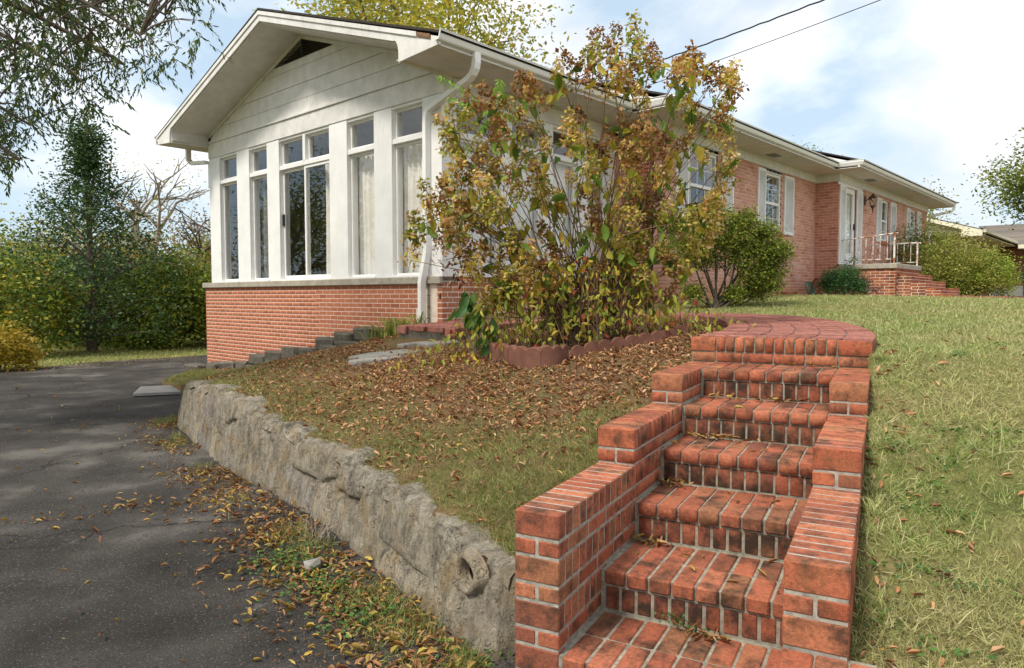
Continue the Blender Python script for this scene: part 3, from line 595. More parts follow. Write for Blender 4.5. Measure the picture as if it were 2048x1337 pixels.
# ------------------------------------------------------------------ low stone retaining wall
def build_rockwall():
    b = (2.4, 4.4, DRIVE); t = thing('retaining_wall', 'low mortared fieldstone retaining wall along the asphalt driveway', 'wall', b)
    u = np.concatenate([[0], np.cumsum(np.linalg.norm(np.diff(WB, axis=0), axis=1))]); Lw = u[-1]
    def fr(a):
        x = np.interp(a, u, WB[:, 0]); y = np.interp(a, u, WB[:, 1]); e = .12; dx = np.interp(a+e, u, WB[:, 0])-np.interp(a-e, u, WB[:, 0]); dy = np.interp(a+e, u, WB[:, 1])-np.interp(a-e, u, WB[:, 1])
        q = math.hypot(dx, dy)+1e-9; return np.array([x, y]), np.array([-dy/q, dx/q]), np.interp(a, u, WALL_TOP)
    def pt(a, v, out):                                         # v 0 bottom .. 1 top, out = proud of the face
        p, n, zt = fr(a); wob = .03*math.sin(a*2.3)+.012*math.sin(a*5.1+1); zt = zt+.014*math.sin(a*7)+.010*math.sin(a*13.7); ht = zt-(DRIVE-.05)
        p = p+n*(out+wob*.6-.10*(v-.2)); return np.array([p[0], p[1], DRIVE-.05+ht*v])
    m = MB(); na = 180; nv = 9; V = []
    for i in range(na+1):
        a = Lw*i/na
        for j in range(nv): v = j/(nv-1); V.append(pt(a, v, -.014+.008*math.sin(a*19+v*7)*math.sin(a*11-v*9)-np.array(b)[0]*0))
        top = pt(a, 1, 0); p, n, zt = fr(a)
        for d, dz in ((.06, .012), (.20, .012), (.34, -.12)): q = top.copy(); q[:2] -= n*d; q[2] += dz+.012*math.sin(a*17+d*30); V.append(q)
    k = nv+3; Q = [(i*k+j, (i+1)*k+j, (i+1)*k+j+1, i*k+j+1) for i in range(na) for j in range(k-1)]
    Q += []
    end = [tuple(range(k)), tuple(na*k+j for j in range(k))[::-1]]
    m.add(V, Q+end); m.build('mortar', 'wall_stone', t, smooth=True)
    V = []; cols = 7
    for i in range(261):                                       # rough coping along the top
        a = Lw*i/260; top = pt(a, 1, .0); p, n, zt = fr(a); h = .006*math.sin(a*9.1)+.006*math.sin(a*23+1)+.005*math.sin(a*41)
        for d, dz in ((-.012+.012*math.sin(a*15), -.045), (.0, -.006), (.03, .012), (.07, .016), (.12, .012), (.16, .0), (.22, -.08)):
            q = top.copy(); q[:2] -= n*d; q[2] += dz+(h+.006*math.sin(a*57+d*60) if dz > -.04 else 0); V.append(q)
    MB().add(V, [(i*cols+j, (i+1)*cols+j, (i+1)*cols+j+1, i*cols+j+1) for i in range(260) for j in range(cols-1)]).build('coping', 'wall_stone', t, smooth=True)
    r = random.Random(4); a = .0; cells = []; slant = .06
    while a < Lw-.1:
        w = r.uniform(.26, .62); e = min(a+w, Lw); s2 = r.uniform(-.14, .05)
        if Lw-e < .1: e = Lw; s2 = 0
        k = r.random()
        vb = [0, 1] if k < .55 else ([0, r.uniform(.3, .7), 1] if k < .9 else [0, r.uniform(.25, .4), r.uniform(.6, .75), 1])
        ti = 0
        for v0, v1 in zip(vb[:-1], vb[1:]):
            t2 = 0 if v1 == 1 else r.uniform(-.14, .14)
            cells.append([(a+slant*v0, v0+ti), (e+s2*v0, v0-ti*.6), (e+s2*v1, v1-t2*.6), (a+slant*v1, v1+t2)]); ti = t2
        slant = s2; a = e
    pipe_a = None
    for c in cells:
        c = np.array(c); nu, nw = 7, 8; V = []; ph = r.uniform(0, 50); pr = r.uniform(.035, .042); tilt = r.uniform(-.012, .012)
        for i in range(nu+1):
            for j in range(nw+1):
                x, y = i/nu, j/nw; q = (c[0]*(1-x)+c[1]*x)*(1-y)+(c[3]*(1-x)+c[2]*x)*y
                ed = min(x, 1-x)*max(.1, abs(c[1][0]-c[0][0]))*1.0; ev = min(y, 1-y)*.5*abs(c[3][1]-c[0][1]); e = min(ed, ev)
                bulge = pr*min(1, (e/.018))**.5-.024
                nz = .006*math.sin(q[0]*31+ph)*math.sin(q[1]*9+ph*1.7)+.004*math.sin(q[0]*67+q[1]*23+ph)+tilt*(x-.5)
                jit = .012*math.sin(q[1]*25+ph)*(1 if i in (0, nu) else 0)
                V.append(pt(q[0]+jit, min(1.0, max(0, q[1])), bulge+nz*(1 if e > 0 else .2)))
        Q = [(i*(nw+1)+j, (i+1)*(nw+1)+j, (i+1)*(nw+1)+j+1, i*(nw+1)+j+1) for i in range(nu) for j in range(nw)]
        MB().add(V, Q).build('stone', 'wall_stone', t, smooth=True)
    # clay drain pipe through the wall
    pc = on_z(932, 1158, -1.12); a = min(np.linspace(0, Lw, 300), key=lambda q: abs((fr(q)[0]-pc[:2])@R[:2])); p, n, zt = fr(a); n3 = np.array([n[0], n[1], 0]); tz = np.array([0, 0, 1.0]); tx = np.array([-n[1], n[0], 0])
    cz = -1.135; ce = np.array([p[0], p[1], cz])+n3*.012; V = []; Q = []; K = 20
    for rr, dp in ((.100, -.05), (.084, -.008), (.072, .004), (.062, .0), (.057, -.012), (.056, -.05)):
        for i in range(K): an = 2*math.pi*i/K; q = 1+.10*math.sin(3*an+1)*(rr > .06); V.append(ce+n3*dp+tx*rr*q*math.cos(an)+tz*rr*q*math.sin(an))
    for s in range(5):
        for i in range(K): j = (i+1) % K; Q.append((s*K+i, s*K+j, (s+1)*K+j, (s+1)*K+i))
    pipe = MB().add(V, Q).build('drain_pipe', 'wall_stone', t, smooth=True)
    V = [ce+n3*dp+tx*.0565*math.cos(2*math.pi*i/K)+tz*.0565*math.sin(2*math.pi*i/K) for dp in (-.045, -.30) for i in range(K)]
    MB().add(V, [(i, (i+1) % K, K+(i+1) % K, K+i) for i in range(K)]+[tuple(K+i for i in range(K))]).build('bore', 'bore_shade', pipe, smooth=True)  # soil-dark lining; its colour paints in the shade deep inside the pipe
build_rockwall()
#MARK2
# ------------------------------------------------------------------ the brick house
XG, YS, YM, YD = 6.44, 7.14, 6.35, 5.80          # gable wall plane, sunroom side, main front, entry front
YA, YL = 10.53, 13.95                             # ridge, far end of the gable wall
XM, XD, XE = 10.5, 18.05, 26.75                   # where the main block, the entry block and the house end
XO = 5.70                                         # rake overhang face
SLOPE = .33
EAVE = 2.95                                       # soffit level
def und(y): return 4.27-SLOPE*abs(y-YA)           # underside of the sunroom roof
def build_house():
    H = thing('brick_house', 'long single storey brick house with white glazed sunroom gable', 'house', (XG, YS, DRIVE))
    Bw = np.array(wpos(H))
    # --- gable base wall of separate bricks
    gw = MB().box((XG+.0035, YS+.32, DRIVE-.3), (XG+.30, 14.22, .172)).build('base_wall', 'house_mortar', H)
    bs = np.array(wpos(gw)); L = []
    z = .172-.062; row = 0
    while z > DRIVE-.12:
        y = YS+.47+(.106 if row % 2 else 0)-.005
        ycorner = YS+.47+(0 if row < 5 else (.1 if row < 9 else .25))
        yy = 14.235; k = 0; seq = []
        while yy > ycorner:
            ln = (.093 if (k == 0 and row % 2) else .196); seq.append((yy-ln, yy)); yy -= ln+.010; k += 1
        for a, b in seq:
            a = max(a, ycorner-.02)
            if b-a < .03: continue
            c = np.array([XG+.05, (a+b)/2, z+.0285]); L.append((c-bs, (.1, round(b-a, 3), .057), 0, 0))
        z -= .0677; row += 1
    bricks(gw, L, 'house_brick', 300, cham=.002, base=bs)
    MB().cbox((XG-.05, YS-.0, .172), (XG+.30, 14.27, .272), .008).build('sill', 'concrete', H)
    # concrete corner pier behind the downspout
    pier = MB(); 
    for i in range(5): pier.cbox((XG+.004, YS+.012, -.62+i*.158), (XG+.30, YS+.46-.12*(i < 2), -.62+(i+1)*.158-.006), .006)
    pier.build('corner_block', 'concrete', H)
    # --- sunroom side base
    sb = MB().box((XG+.0035, YS+.0035, -.75), (XM, YS+.25, .27)).build('side_base_wall', 'house_mortar', H); bs2 = np.array(wpos(sb)); L = []
    z = .272-.060; row = 0
    while z > -.62:
        x = XG; k = 0
        while x < XM-.05:
            ln = .093 if (k == 0 and row % 2) else .19
            L.append((np.array([x+ln/2, YS+.05, z+.028])-bs2, (ln, .1, .056))); x += ln+.013; k += 1
        z -= .0715; row += 1
    bricks(sb, L, 'house_brick', 170, cham=.002, base=bs2)
    # --- white timber of the gable wall
    posts = [(13.95, 13.52), (12.83, 12.36), (11.72, 11.31), (9.78, 9.30), (8.62, 8.20), (7.53, YS)]
    for a, b in posts: MB().cbox((XG, b, .272), (XG+.20, a, 2.70), .004).build('post', 'white_paint', H)
    MB().cbox((XG-.012, YS-.01, 2.70), (XG+.2, YL+.01, 2.985), .005).build('header_beam', 'old_white_paint', H)
    MB().cbox((XG-.035, YS-.01, 2.985), (XG+.1, YL+.01, 3.02), .004).build('drip_board', 'old_white_paint', H)
    zb = [3.02, 3.26, 3.51, 3.79, 3.92, 4.262]
    for i in range(len(zb)-1):
        z0, z1 = zb[i], zb[i+1]-.008; xo = XG+.004+(i % 2)*.003
        yl = lambda z: min(YL, YA+(4.262-z)/SLOPE); yr = lambda z: max(YS, YA-(4.262-z)/SLOPE)
        if i == len(zb)-2:                                   # triangle round the louvred vent
            MB().extr([(9.47, z0), (yr(z0), z0), (YA, 4.262), (YA, 4.225)], 0, xo, xo+.1).build('siding_board', 'old_white_paint', H)
            MB().extr([(YA, 4.262), (yl(z0), z0), (11.6, z0), (YA, 4.225)], 0, xo, xo+.1).build('siding_board', 'old_white_paint', H)
        elif i == 0:
            for a, b in ((YL, 10.30), (10.296, YS)): 
                MB().extr([(y, z) for y, z in ((a, z0), (b, z0), (min(b, yl(z1)) if b > YA else max(b, yr(z1)), z1), (min(a, yl(z1)), z1))], 0, xo, xo+.1).build('siding_board', 'old_white_paint', H)
        else: MB().extr([(yl(z0), z0), (yr(z0), z0), (yr(z1), z1), (yl(z1), z1)], 0, xo, xo+.1).build('siding_board', 'old_white_paint', H)
    MB().extr([(YL, 2.7), (YS, 2.7), (YS, und(YS)), (YA, 4.25), (YL, und(YL))], 0, XG+.11, XG+.16).build('gable_sheathing', 'dark_frame', H)
    vt = MB().box((XG+.085, YA-.012, 3.925), (XG-.004, YA+.012, 4.225)).build('gable_vent', 'dark_frame', H)
    for i in range(7):
        z = 3.93+i*.045; hw = (4.22-z)/.30
        if hw < .06: continue
        MB().add([(XG+.002, YA-hw, z), (XG+.002, YA+hw, z), (XG+.05, YA+hw, z+.03), (XG+.05, YA-hw, z+.03), (XG+.006, YA-hw, z-.006), (XG+.006, YA+hw, z-.006)], [(0, 1, 2, 3), (4, 5, 1, 0)]).build('louvre', 'bronze', vt)
    # --- windows
    def pane(par, a, b, mat='glass'): return MB().box(a, b).build('pane', mat, par)
    def win_gable(y0, y1, z0, z1, mat='glass', deep=.07, name='window'):
        """fixed light between posts in the gable plane: y0<y1"""
        f = MB(); x0, x1 = XG+deep, XG+deep+.06; t = .035
        f.cbox((x0, y0, z0), (x1, y1, z0+t), .003).cbox((x0, y0, z1-t), (x1, y1, z1), .003).cbox((x0, y0, z0+t), (x1, y0+t, z1-t), .003).cbox((x0, y1-t, z0+t), (x1, y1, z1-t), .003)
        w = f.build(name, 'white_paint', H); pane(w, (x0+.025, y0+t*.6, z0+t*.6), (x0+.031, y1-t*.6, z1-t*.6), mat); return w
    for y0, y1 in ((12.83, 13.52), (11.72, 12.36), (8.62, 9.30), (7.53, 8.20)):
        win_gable(y0, y1, 2.24, 2.66, name='transom_window'); win_gable(y0, y1, .30, 2.17)
        MB().cbox((XG+.012, y0, 2.17), (XG+.16, y1, 2.24), .004).build('transom_bar', 'white_paint', H)
        MB().cbox((XG-.02, y0-.03, .272), (XG+.16, y1+.03, .30), .003).build('window_sill', 'white_paint', H)
        MB().cbox((XG+.012, y0, 2.66), (XG+.16, y1, 2.70), .003).build('window_head', 'white_paint', H)
    for y0, y1 in ((9.78, 10.49), (10.57, 11.31)): win_gable(y0, y1, 2.24, 2.66, name='transom_window')
    MB().cbox((XG+.01, 10.49, 2.24), (XG+.16, 10.57, 2.70), .004).build('mullion', 'white_paint', H)
    MB().cbox((XG+.012, 9.78, 2.17), (XG+.16, 11.31, 2.24), .004).build('transom_bar', 'white_paint', H)
    MB().cbox((XG+.012, 9.78, 2.66), (XG+.16, 10.49, 2.70), .004).build('window_head', 'white_paint', H)
    MB().cbox((XG+.012, 10.57, 2.66), (XG+.16, 11.31, 2.70), .004).build('window_head', 'white_paint', H)
    sdr = MB()
    for y0, y1, x in ((9.78, 10.56, XG+.03), (10.52, 11.31, XG+.075)):
        t = .045; sdr.cbox((x, y0, .30), (x+.035, y0+t, 2.17), .003).cbox((x, y1-t, .30), (x+.035, y1, 2.17), .003).cbox((x, y0+t, .30), (x+.035, y1-t, .36), .003).cbox((x, y0+t, 2.12), (x+.035, y1-t, 2.17), .003)
    sdr.box((XG-.005, 9.78, .272), (XG+.15, 11.31, .30)); sdr = sdr.build('sliding_door', 'aluminium', H)
    pane(sdr, (XG+.045, 9.81, .34), (XG+.051, 10.53, 2.14)); pane(sdr, (XG+.09, 10.55, .34), (XG+.096, 11.28, 2.14), 'glass')
    MB().cbox((XG+.045, 11.262, 1.22), (XG+.074, 11.30, 1.42), .004).build('handle', 'black_metal', sdr)
    # curtains and the room behind the glass
    def curtain(y0, y1, z0, z1, x, mat='curtain', amp=.03):
        n = max(10, int((y1-y0)/.018)); y = np.linspace(y0, y1, n); ph = rng.uniform(0, 6); xx = x+amp*np.sin(y*52+ph+1.5*np.sin(y*7))+.4*amp*np.sin(y*23+2*ph)
        zs = np.linspace(z0, z1, 6); V = []
        for k, zz in enumerate(zs): V += [(xx[i]*1.0+.006*math.sin(k+y[i]*9), y[i], zz) for i in range(n)]
        Q = [(k*n+i, k*n+i+1, (k+1)*n+i+1, (k+1)*n+i) for k in range(5) for i in range(n-1)]; MB().add(V, Q).build('curtain', mat, H, smooth=True)
    curtain(7.35, 8.30, .32, 2.2, XG+.24); curtain(8.45, 9.38, .32, 2.2, XG+.24); curtain(9.72, 10.30, .32, 2.2, XG+.3); curtain(11.6, 12.0, .32, 2.2, XG+.26); curtain(12.1, 12.45, .32, 2.2, XG+.26, 'grey_curtain'); curtain(12.75, 13.1, .32, 2.2, XG+.26, 'grey_curtain')
    def curtain_x(x0, x1, z0, z1, y):
        n = int((x1-x0)/.018); x = np.linspace(x0, x1, n); yy = y+.03*np.sin(x*52+1.5*np.sin(x*7)); V = [(x[i], yy[i], z) for z in (z0, z1) for i in range(n)]
        MB().add(V, [(i, i+1, n+i+1, n+i) for i in range(n-1)]).build('curtain', 'curtain', H, smooth=True)
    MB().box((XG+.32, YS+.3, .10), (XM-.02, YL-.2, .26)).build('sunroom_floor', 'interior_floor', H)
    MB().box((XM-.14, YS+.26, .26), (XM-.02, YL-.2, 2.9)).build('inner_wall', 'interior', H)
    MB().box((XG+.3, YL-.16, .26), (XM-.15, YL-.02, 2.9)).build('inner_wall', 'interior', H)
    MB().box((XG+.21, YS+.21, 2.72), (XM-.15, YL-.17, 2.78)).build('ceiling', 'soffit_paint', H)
    MB().box((XG+.3, YL, DRIVE-.3), (XM, 14.22, 2.95)).build('back_wall', 'facade_x', H)
    # --- sunroom side: posts, windows
    sx = [(XG, 6.72), (7.60, 7.84), (8.55, 8.80), (9.45, 9.70), (10.30, XM)]
    for a, b in sx: MB().cbox((a+.002, YS+.002, .272), (b, YS+.2, 2.70), .004).build('post', 'white_paint', H)
    MB().cbox((XG+.21, YS-.012, 2.70), (XM, YS+.2, EAVE-.002), .005).build('header_beam', 'old_white_paint', H)
    for (a0, a), (b, b0) in zip(sx[:-1], sx[1:]):
        for z0, z1, nm in ((.30, 2.17, 'window'), (2.24, 2.66, 'transom_window')):
            f = MB(); y0, y1 = YS+.07, YS+.13; t = .035
            f.cbox((a, y0, z0), (b, y1, z0+t), .003).cbox((a, y0, z1-t), (b, y1, z1), .003).cbox((a, y0, z0+t), (a+t, y1, z1-t), .003).cbox((b-t, y0, z0+t), (b, y1, z1-t), .003)
            w = f.build(nm, 'white_paint', H); pane(w, (a+.02, y0+.025, z0+.02), (b-.02, y0+.031, z1-.02))
        MB().cbox((a, YS+.012, 2.17), (b, YS+.16, 2.24), .004).build('transom_bar', 'white_paint', H)
        MB().cbox((a, YS+.012, 2.66), (b, YS+.16, 2.70), .003).build('window_head', 'white_paint', H)
        MB().cbox((a-.02, YS-.02, .274), (b+.02, YS+.16, .30), .003).build('window_sill', 'white_paint', H)
        curtain_x(a-.05, b+.05, .32, 2.2, YS+.25)
    # --- rake: fascia boards, soffits, eave returns
    yl, yr = 14.63, 6.30; top = lambda y: und(y)+.175
    def band(o0, o1, ya, yb): return [(ya, und(ya)+o0), (yb, und(yb)+o0), (yb, und(yb)+o1), (ya, und(ya)+o1)]
    MB().extr(band(.02, .165, 7.22, YA-.001), 0, XO, XO+.03).build('fascia', 'old_white_paint', H); MB().extr(band(.02, .165, YA+.001, 13.87), 0, XO, XO+.03).build('fascia', 'old_white_paint', H)
    MB().extr(band(.115, .172, 6.75, YA), 0, XO-.018, XO+.0).build('shingle_mould', 'old_white_paint', H); MB().extr(band(.115, .172, YA, yl-.02), 0, XO-.018, XO+.0).build('shingle_mould', 'old_white_paint', H)
    MB().extr(band(.115, .169, 6.50, 6.74), 0, XO-.014, XO).build('shingle_mould', 'rotten_wood', H)
    for sg, ye, yi in ((1, yl, 13.87), (-1, yr+.06, 7.22)):          # boxed returns with a concave shoulder
        a = yi; e = ye; pol = [(e, EAVE+.01), (e, und(e)+.155), (a, und(a)+.165), (a, und(a)+.02)]
        for k in range(6): an = k/5*math.pi/2; pol.append((a+sg*(.02+.09*math.sin(an)), und(a)+.02-.19+(.19*math.cos(an))*1.0-.0))
        pol.append((a+sg*.11, EAVE-.035)); pol = [(p[0], max(p[1], EAVE-.035)) for p in pol]
        MB().extr(pol, 0, XO+.001, XO+.031).build('eave_return', 'old_white_paint', H)
        MB().box((XO+.032, a+sg*.08, EAVE-.035), (XG-.002, a+sg*.11, und(a)-.005)).build('return_side', 'soffit_paint', H)
    for ya, yb in ((7.0, YA), (YA, 14.0)): MB().extr(band(0, .02, ya, yb), 0, XO+.032, XG+.1).build('rake_soffit', 'soffit_paint', H)
    # frieze strip under the rake
    MB().extr(band(-.06, -.002, 7.2, YA-.001), 0, XG-.02, XG+.003).build('rake_trim', 'old_white_paint', H); MB().extr(band(-.06, -.002, YA+.001, 13.9), 0, XG-.02, XG+.003).build('rake_trim', 'old_white_paint', H)
    # --- main block and entry block walls, with real openings for the windows
    def wall_open(name, y, x0, x1, z0, z1, opens, mat):
        """front wall in plane y with rectangular openings (xa, xb, za, zb) sorted by x"""
        m = MB(); x = x0
        for a, b, c, d in opens: m.box((x, y, z0), (a, y+.2, z1)); m.box((a, y+.001, z0), (b, y+.199, c)); m.box((a, y+.001, d), (b, y+.199, z1)); x = b
        m.box((x, y, z0), (x1, y+.2, z1)); return m.build(name, mat, H)
    WM = [(11.75, 12.80, 1.40, 2.68), (15.05, 15.92, 1.40, 2.68)]; WD = [(21.57, 22.25, 1.55, 2.68), (24.62, 25.30, 1.55, 2.68)]
    def lay(wall, axis, plane, a0, a1, z0, z1, opens, mat):
        """running bond facing on a wall: axis 0 = courses along x in plane y, axis 1 = along y in plane x"""
        bs3 = np.array(wpos(wall)); L = []; z = z1-.06; row = 0
        while z > z0:
            x = a0-(.106 if row % 2 else 0); zc = z+.0285
            while x < a1:
                segs = [(max(x, a0), min(x+.203, a1))]; x += .213
                for oa, ob, oc, od in opens:
                    if oc-.02 < zc < od+.02: segs = [q for sa, sb in segs for q in ((sa, min(sb, oa)), (max(sa, ob), sb)) if q[1]-q[0] > .02]
                for sa, sb in segs:
                    if sb-sa < .02: continue
                    c = ((sa+sb)/2, plane+.011, zc) if axis == 0 else (plane+.011, (sa+sb)/2, zc); d = (sb-sa, .03, .057) if axis == 0 else (.03, sb-sa, .057); L.append((np.array(c)-bs3, d))
            z -= .0677; row += 1
        bricks(wall, L, mat, 0)
    w1 = wall_open('front_wall', YM, XM, XD, -.5, 2.77, WM, 'facade_mortar'); DO = [(18.55, 19.35, .77, 2.69)]+WD; w2 = wall_open('entry_wall', YD, XD+.2, XE, -.5, 2.77, DO, 'facade_mortar')
    lay(w1, 0, YM, XM, XD-.005, -.2, 2.765, WM, 'facade_brick'); lay(w2, 0, YD, XD-.004, XE, -.2, 2.765, DO, 'facade_brick')
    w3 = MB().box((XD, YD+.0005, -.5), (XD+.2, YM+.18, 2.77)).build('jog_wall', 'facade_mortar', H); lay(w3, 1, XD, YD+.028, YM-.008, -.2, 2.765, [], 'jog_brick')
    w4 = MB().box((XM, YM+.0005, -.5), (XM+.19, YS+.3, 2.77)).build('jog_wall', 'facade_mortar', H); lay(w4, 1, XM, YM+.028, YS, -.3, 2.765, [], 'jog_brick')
    if True: pass
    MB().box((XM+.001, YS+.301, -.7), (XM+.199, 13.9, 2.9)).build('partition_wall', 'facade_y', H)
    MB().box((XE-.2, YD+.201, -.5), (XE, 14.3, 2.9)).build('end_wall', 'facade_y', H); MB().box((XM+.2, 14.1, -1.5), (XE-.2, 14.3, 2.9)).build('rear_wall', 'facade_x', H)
    MB().box((XM+.25, YM+1.4, -.4), (XE-.25, YM+1.45, 2.75)).build('inner_wall', 'interior', H)
    MB().cbox((XM, YM-.03, 2.77), (XD+.0, YM+.2, EAVE+.06), .004).build('frieze_board', 'old_white_paint', H); MB().cbox((XD-.03, YD-.03, 2.772), (XE+.03, YD+.2, EAVE+.062), .004).build('frieze_board', 'old_white_paint', H)
    MB().cbox((XD-.03, YD+.201, 2.77), (XD+.1, YM-.031, EAVE+.06), .004).build('frieze_board', 'old_white_paint', H)
    # soffits, fascias and gutters of the three blocks
    yg = {'s': yr, 'm': 5.62, 'd': 5.08}
    MB().box((XO+.032, yr+.06, EAVE), (XM-.62, YS+.05, EAVE+.012)).build('soffit', 'soffit_paint', H); MB().box((XO+.032, YL-.05, EAVE), (XM, yl-.06, EAVE+.012)).build('soffit', 'soffit_paint', H)
    MB().box((XM-.619, yg['m']+.06, EAVE+.001), (XD-.62, YS+.05, EAVE+.013)).build('soffit', 'soffit_paint', H); MB().box((XD-.619, yg['d']+.06, EAVE+.002), (XE+.65, YM+.05, EAVE+.014)).build('soffit', 'soffit_paint', H)
    def gutter(pts, name='gutter'):
        """K profile swept along axis-aligned corners (x, y, outward normal handled by mitre)"""
        prof = [(0, 0), (.062, 0), (.072, .012), (.092, .06), (.098, .075), (.098, .108), (.106, .110), (.106, .118), (.088, .118), (.088, .10), (.062, .02), (0, .02)]
        pts = [np.array(p, float) for p in pts]; m = MB(); V = []; n = len(prof)
        for i, p in enumerate(pts):
            d0 = unit(pts[i]-pts[i-1]) if i else unit(pts[1]-pts[0]); d1 = unit(pts[i+1]-pts[i]) if i < len(pts)-1 else d0
            n0, n1 = np.array([d0[1], -d0[0]]), np.array([d1[1], -d1[0]]); o = (n0+n1)/(1+n0@n1)
            V += [(p[0]+o[0]*q[0], p[1]+o[1]*q[0], EAVE+.055+q[1]) for q in prof]
        P = [(i*n+j, i*n+(j+1) % n, (i+1)*n+(j+1) % n, (i+1)*n+j) for i in range(len(pts)-1) for j in range(n)]
        P += [tuple(range(n))[::-1], tuple((len(pts)-1)*n+j for j in range(n))]; return m.add(V, P).build(name, 'aluminium', H)
    fx = .098
    gutter([(XO-.03, yr+fx), (XM-.62, yr+fx)]); gutter([(XM-.62+fx, yr+.04), (XM-.62+fx, yg['m']+fx), (XD-.62, yg['m']+fx)])
    gutter([(XD-.62+fx, yg['m']+.04), (XD-.62+fx, yg['d']+fx), (XE+.66, yg['d']+fx)]); gutter([(XM, yl-.1), (XO-.03, yl-.1)][::1])
    MB().box((XO+.035, yr+fx+.001, EAVE+.012), (XM-.6, yr+fx+.03, EAVE+.118)).build('fascia', 'old_white_paint', H); MB().box((XM-.59, yg['m']+fx+.001, EAVE+.013), (XD-.6, yg['m']+fx+.03, EAVE+.118)).build('fascia', 'old_white_paint', H)
    MB().box((XD-.59, yg['d']+fx+.001, EAVE+.014), (XE+.65, yg['d']+fx+.03, EAVE+.118)).build('fascia', 'old_white_paint', H); MB().box((XO+.035, yl-.13, EAVE+.012), (XM, yl-.101, EAVE+.118)).build('fascia', 'old_white_paint', H)
    # roofs: one gabled slab per block, all on the same ridge line
    for nm, x0, x1, ye, dx in (('roof', XO-.02, XM+.2, yr, 0), ('roof', XM-.60, XD+.2, yg['m'], .012), ('roof', XD-.60, XE+.66, yg['d'], .024)):
        e0 = EAVE+.12; rz = e0+SLOPE*(YA-ye)+(-.01 if ye == yr else 0); yb = 2*YA-ye if ye != yr else yl
        MB().extr([(ye+.0, e0), (YA, rz), (yb, e0+dx), (yb, e0+.022), (YA, rz+.03), (ye+.0, e0+.03)], 0, x0, x1).build(nm, 'dark_shingle', H)
        if ye != yr: MB().extr([(ye+.13, e0-.02), (YA, rz-.03), (2*YA-ye-.2, e0-.02)], 0, x0+.02, x0+.07).build('gable_infill', 'white_paint', H)
        if ye == yg['d']: MB().extr([(ye+.13, e0-.02), (YA, rz-.03), (2*YA-ye-.2, e0-.02)], 0, x1-.06, x1-.01).build('gable_infill', 'white_paint', H)
    # soffit vents
    for x, y in ((14.6, 5.98), (19.4, 5.45)): MB().box((x, y, EAVE-.008), (x+.4, y+.2, EAVE+.001)).build('soffit_vent', 'grey_curtain', H)
    # downspouts
    def downspout(pts, r=.038):
        m = MB(); pts = np.array(pts, float); V = []
        for i, p in enumerate(pts):
            tg = unit(pts[min(i+1, len(pts)-1)]-pts[max(i-1, 0)]); a = np.array([1.0, 0, 0]) if abs(tg[0]) < .8 else np.array([0, 1.0, 0]); u_ = unit(np.cross(tg, a)); w_ = np.cross(tg, u_)
            V += [p+u_*sx_*r*.85+w_*sy_*r*1.25 for sx_, sy_ in ((-1, -1), (1, -1), (1, 1), (-1, 1))]
        Q = [(i*4+j, i*4+(j+1) % 4, i*4+4+(j+1) % 4, i*4+4+j) for i in range(len(pts)-1) for j in range(4)]+[(0, 1, 2, 3), tuple(4*(len(pts)-1)+j for j in (3, 2, 1, 0))]
        return m.add(V, Q).build('downspout', 'aluminium', H)
    downspout([(6.32, yr+.06, EAVE+.07), (6.32, yr+.06, EAVE-.06), (6.32, yr+.075, EAVE-.12), (6.325, yr+.12, EAVE-.18), (6.335, yr+.20, EAVE-.225), (6.385, YS+.19, 2.50), (6.39, YS+.235, 2.44), (6.395, YS+.25, 2.36), (XG-.045, YS+.25, .62), (XG-.055, YS+.255, .54), (XG-.11, YS+.275, .26), (XG-.12, YS+.28, .18), (XG-.12, YS+.28, -.42)])
    downspout([(6.3, yl-.07, EAVE+.07), (6.3, yl-.07, EAVE-.2), (6.35, yl-.1, EAVE-.27), (6.42, 14.05, EAVE-.3), (6.5, 14.0, EAVE-.32), (6.5, 14.0, EAVE-.8)])
    downspout([(XE+.55, yg['d']+.05, EAVE+.07), (XE+.55, yg['d']+.05, EAVE-.05), (XE+.48, yg['d']+.09, EAVE-.14), (XE+.05, YD-.12, EAVE-.30), (XE+.02, YD-.07, EAVE-.42), (XE+.02, YD-.07, .05)])
    # sash windows with shutters
    def sash(x0, x1, z0, z1, y, grid=True):
        f = MB(); t = .055; yo, yi = y+.02, y+.10
        f.cbox((x0, yo, z0), (x1, yi, z0+t), .004).cbox((x0, yo, z1-t), (x1, yi, z1), .004).cbox((x0, yo, z0+t), (x0+t, yi, z1-t), .004).cbox((x1-t, yo, z0+t), (x1, yi, z1-t), .004)
        zm = (z0+z1)/2; f.cbox((x0+t, yo+.01, zm-.03), (x1-t, yi-.01, zm+.03), .003); w = f.build('window', 'white_paint', H)
        pane(w, (x0+t*.8, yo+.05, z0+t*.8), (x1-t*.8, yo+.055, zm)); pane(w, (x0+t*.8, yo+.03, zm), (x1-t*.8, yo+.035, z1-t*.8))
        if grid:
            g = MB(); xm = (x0+x1)/2
            for q in (-1, 1): g.box((xm+q*(x1-x0)*.14-.006, yo+.042, z0+t), (xm+q*(x1-x0)*.14+.006, yo+.048, z1-t))
            for q in (.25, .75): zz = z0+(z1-z0)*q; g.box((x0+t, yo+.0405, zz-.006), (x1-t, yo+.0475, zz+.006))
            g.build('glazing_bar', 'white_paint', w)
        return w
